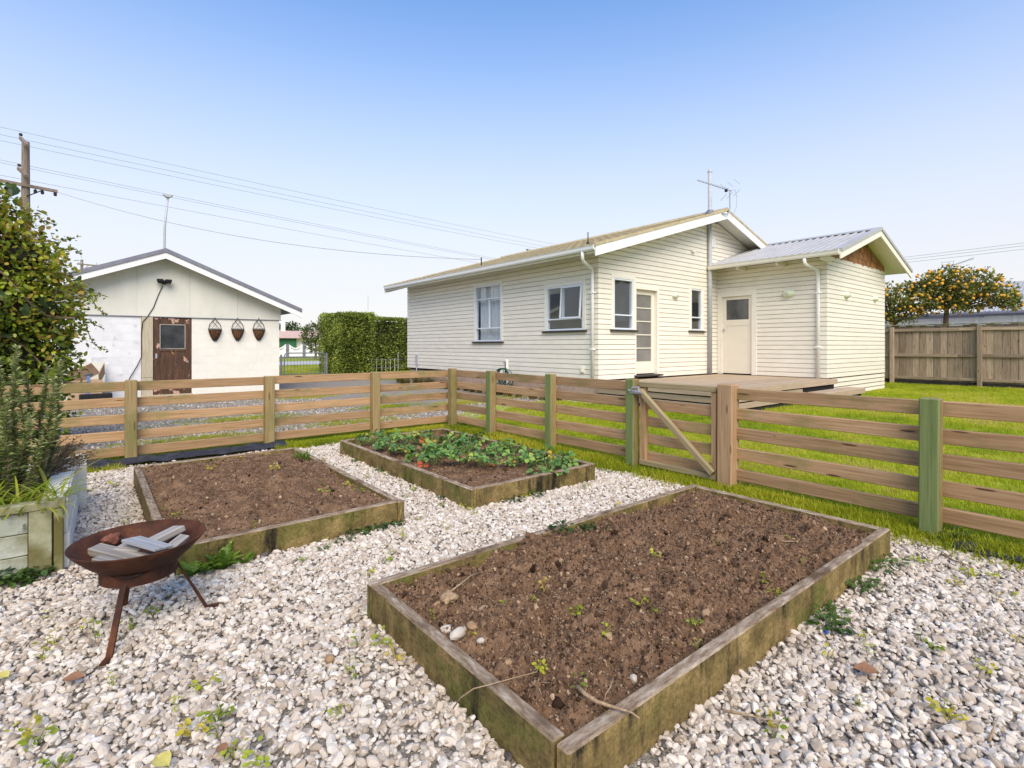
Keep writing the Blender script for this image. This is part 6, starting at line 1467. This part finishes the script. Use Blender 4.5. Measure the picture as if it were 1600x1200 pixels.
# ------------------------------------------------------------------ right boundary: paling fence, orange tree, neighbour
PF = thing('paling_fence', 'tall weathered grey-brown paling fence along the right side of the lawn', 'fence', (21.6, 3, 0))
FX = 21.6
for i in range(78):
    y = -5.2 + i * .186; h = 1.96 + random.uniform(-.02, .02)
    q_ = random.uniform(-.009, .009); plank('paling', PF, (FX + .045 + q_, y, .10), (FX + .045 + q_, y + random.uniform(-.002, .002), h), .1815, .022, paling_wood, up=(0, 1, 0), bevel=.007)
for z in (.22, .98, 1.82):
    for y0 in np.arange(-5.2, 9.0, 2.28): plank('rail', PF, (FX + .0, y0, z), (FX + .0, y0 + 2.27, z + random.uniform(-.012, .012)), .095, .05, paling_wood)
for y in np.arange(-5.75, 9.3, 2.28):
    plank('post', PF, (FX - .065, y + .02 + 0, -.1), (FX - .065, y + .02, 1.93), .115, .09, paling_wood, up=(0, 1, 0))
for y0 in np.arange(-5.2, 9.0, 4.6): plank('cap', PF, (FX + .02, y0, 1.995), (FX + .02, y0 + 4.59, 1.995), .032, .14, mossy)
MB().bb((FX + .075, -5.2, .1), (FX + .085, 9.2, 1.9)).build('added_gap_sheet', core_m, PF)  # dark sheet added behind the palings so no brightness shows through the gaps
MB().bb((FX - .01, -5.2, -.05), (FX + .03, 9.2, .13)).build('gravel_board', dark_void, PF)
cit_m = leafmat('citrus_leaf', [(0, (.07, .10, .025)), (.45, (.20, .23, .04)), (.8, (.40, .38, .055)), (1, (.58, .46, .08))], .3, .3)
fruit_m = mk('orange_skin', [(.3, (.58, .27, .025)), (.7, (.72, .42, .05))], 6, (1, 1, 1), .45, .1, .002, rnd=(.85, 1.2))
FRU = None
def citrus(label, x, y, limbs, bl, n, nf):
    global FRU
    t = thing('orange_tree', label, 'tree', (x, y, 0)); mb = MB()
    for l in limbs: mb.tube(l[0], l[1], 7)
    mb.build('trunk', bark, t, smooth=True)
    tw = MB(); p, d = blob_points(bl, n, .75)
    for _ in range(70):
        k = random.randrange(len(p)); e = Vector(p[k]); s0 = Vector((x, y, 2.55)).lerp(e, .35); tw.tube([s0, s0.lerp(e, .5) + Vector((0, 0, .06)), e], [.022, .014, .006], 4)
    tw.build('branches', bark, t)
    cl = np.array([mnoise.noise(Vector(q) * 2.6) for q in p]); k = cl > -.15; p, d, cl = p[k], d[k], cl[k]
    scatter_mesh('crown', LEAF_V, LEAF_F, frames(p + RNG.normal(0, .03, p.shape), d * .5 + RNG.normal(0, .7, d.shape), RNG.uniform(.06, .12, len(p)), .7), np.clip(.42 + cl * .5 + RNG.normal(0, .22, len(p)), 0, 1), cit_m, t, None, 'stuff')
    if FRU is None:
        bm = bmesh.new(); bmesh.ops.create_icosphere(bm, subdivisions=2, radius=.048); FRU = bpy.data.meshes.new('orange'); bm.to_mesh(FRU); bm.free(); FRU.materials.append(fruit_m); FRU.polygons.foreach_set('use_smooth', [True] * len(FRU.polygons))
    q, d = blob_points(bl, nf * 3, .12); q = q[(q[:, 0] < x + .35)][:nf]; q = q[np.argsort(q[:, 1])]
    for w_ in q: link(bpy.data.objects.new('orange', FRU), t, T(*w_) @ Matrix.Scale(random.uniform(.85, 1.25), 4))
citrus('spreading orange tree full of fruit, its forked trunk rising behind the paling fence', 24.2, 4.72,
       [([(24.2, 4.72, 0), (24.2, 4.73, 2.2), (24.18, 4.70, 2.65)], [.10, .085, .07]), ([(24.18, 4.70, 2.6), (24.1, 4.98, 2.95), (24.0, 5.5, 3.2)], [.06, .045, .02]), ([(24.18, 4.70, 2.6), (24.2, 4.55, 3.1), (24.2, 4.45, 3.7)], [.065, .05, .02]), ([(24.18, 4.66, 2.75), (24.1, 4.1, 2.95), (24.1, 3.5, 3.15)], [.05, .035, .015])],
       [((24.2, 4.6, 3.62), (.75, .8, .55)), ((24.2, 5.25, 3.45), (.75, .65, .55)), ((24.1, 3.9, 3.45), (.75, .65, .55)), ((24.1, 3.3, 3.1), (.55, .5, .5)), ((24.0, 5.1, 2.95), (.7, .7, .5)), ((24.0, 2.95, 2.75), (.4, .3, .3)), ((24.1, 4.2, 2.95), (.6, .8, .5)), ((24.2, 4.55, 4.05), (.3, .2, .22))], 11000, 210)
citrus('smaller orange tree full of fruit between the wing and the forked orange tree', 24.0, 6.35,
       [([(24.0, 6.3, 0), (24.0, 6.25, 2.0), (24.0, 6.3, 2.6)], [.07, .06, .05]), ([(24.0, 6.25, 2.1), (23.95, 5.95, 2.35), (23.9, 5.6, 2.6)], [.04, .03, .015]), ([(24.0, 6.25, 2.1), (23.95, 6.6, 2.45), (23.9, 6.9, 2.7)], [.04, .03, .015])],
       [((23.9, 6.3, 3.05), (.8, .75, .65)), ((23.9, 5.7, 3.0), (.7, .55, .7)), ((23.9, 6.9, 2.8), (.7, .6, .6)), ((23.8, 6.1, 2.5), (.6, .7, .4))], 5600, 120)
NR = thing('neighbour_shed', 'neighbouring white building with grey corrugated roof behind the orange tree', 'building', (32.5, 4, 0))
MB().bb((32.5, -8, 0), (40, 10.5, 2.75)).build('wall', trim_white, NR)
for y in (3.15, 3.9, 5.2, 6.6): MB().bb((32.40, y - .06, 0), (32.49, y + .06, 2.75)).build('pilaster', trim_white, NR)
rib_slope('roof', 31.9, 2.86, 37.2, 4.62, -8.5, 5.0, roof_steel, .15, .03)[0].build('roof', roof_steel, NR, fix=False)
MB().prism([(31.95, 2.84), (37.2, 4.58), (42.5, 2.84), (42.5, 2.74), (31.95, 2.66)], -8.4, 4.95).build('roof_base', roof_dark, NR)
MB().prism([(31.95, 2.84), (37.2, 3.1), (42.5, 2.84), (42.5, 2.74), (31.95, 2.62)], 4.95, 10.8).build('verandah_roof', roof_dark, NR)
MB().tube([(31.85, -8.4, 2.80), (31.85, 10.6, 2.80)], .07, 6).build('gutter', roof_dark, NR)
A2 = thing('tv_antenna', 'distant television antenna showing above the orange tree', 'antenna', (33, 6.2, 2.8))
MB().tube([(33, 6.25, 2.8), (33, 6.25, 5.15)], .025, 6).build('mast', grey_metal, A2)
a, b = Vector((33, 6.5, 5.15)), Vector((32.6, 5.35, 5.45)); MB().tube([a, b], .018, 5).build('boom', grey_metal, A2)
for i in range(10): p_ = a.lerp(b, .25 + .75 * i / 9); MB().tube([p_ - Vector((.1, 0, .07)), p_ + Vector((.1, 0, .07))], .010, 4).build('element', grey_metal, A2)
rf = MB()
for z in (-.12, 0, .12, .25): rf.tube([(33, 6.15, 5.2 + z), (33, 6.62, 5.2 + z)], .008, 4)
for y in (6.15, 6.62): rf.tube([(33, y, 5.06), (33, y, 5.5)], .010, 4)
rf.build('reflector', grey_metal, A2)
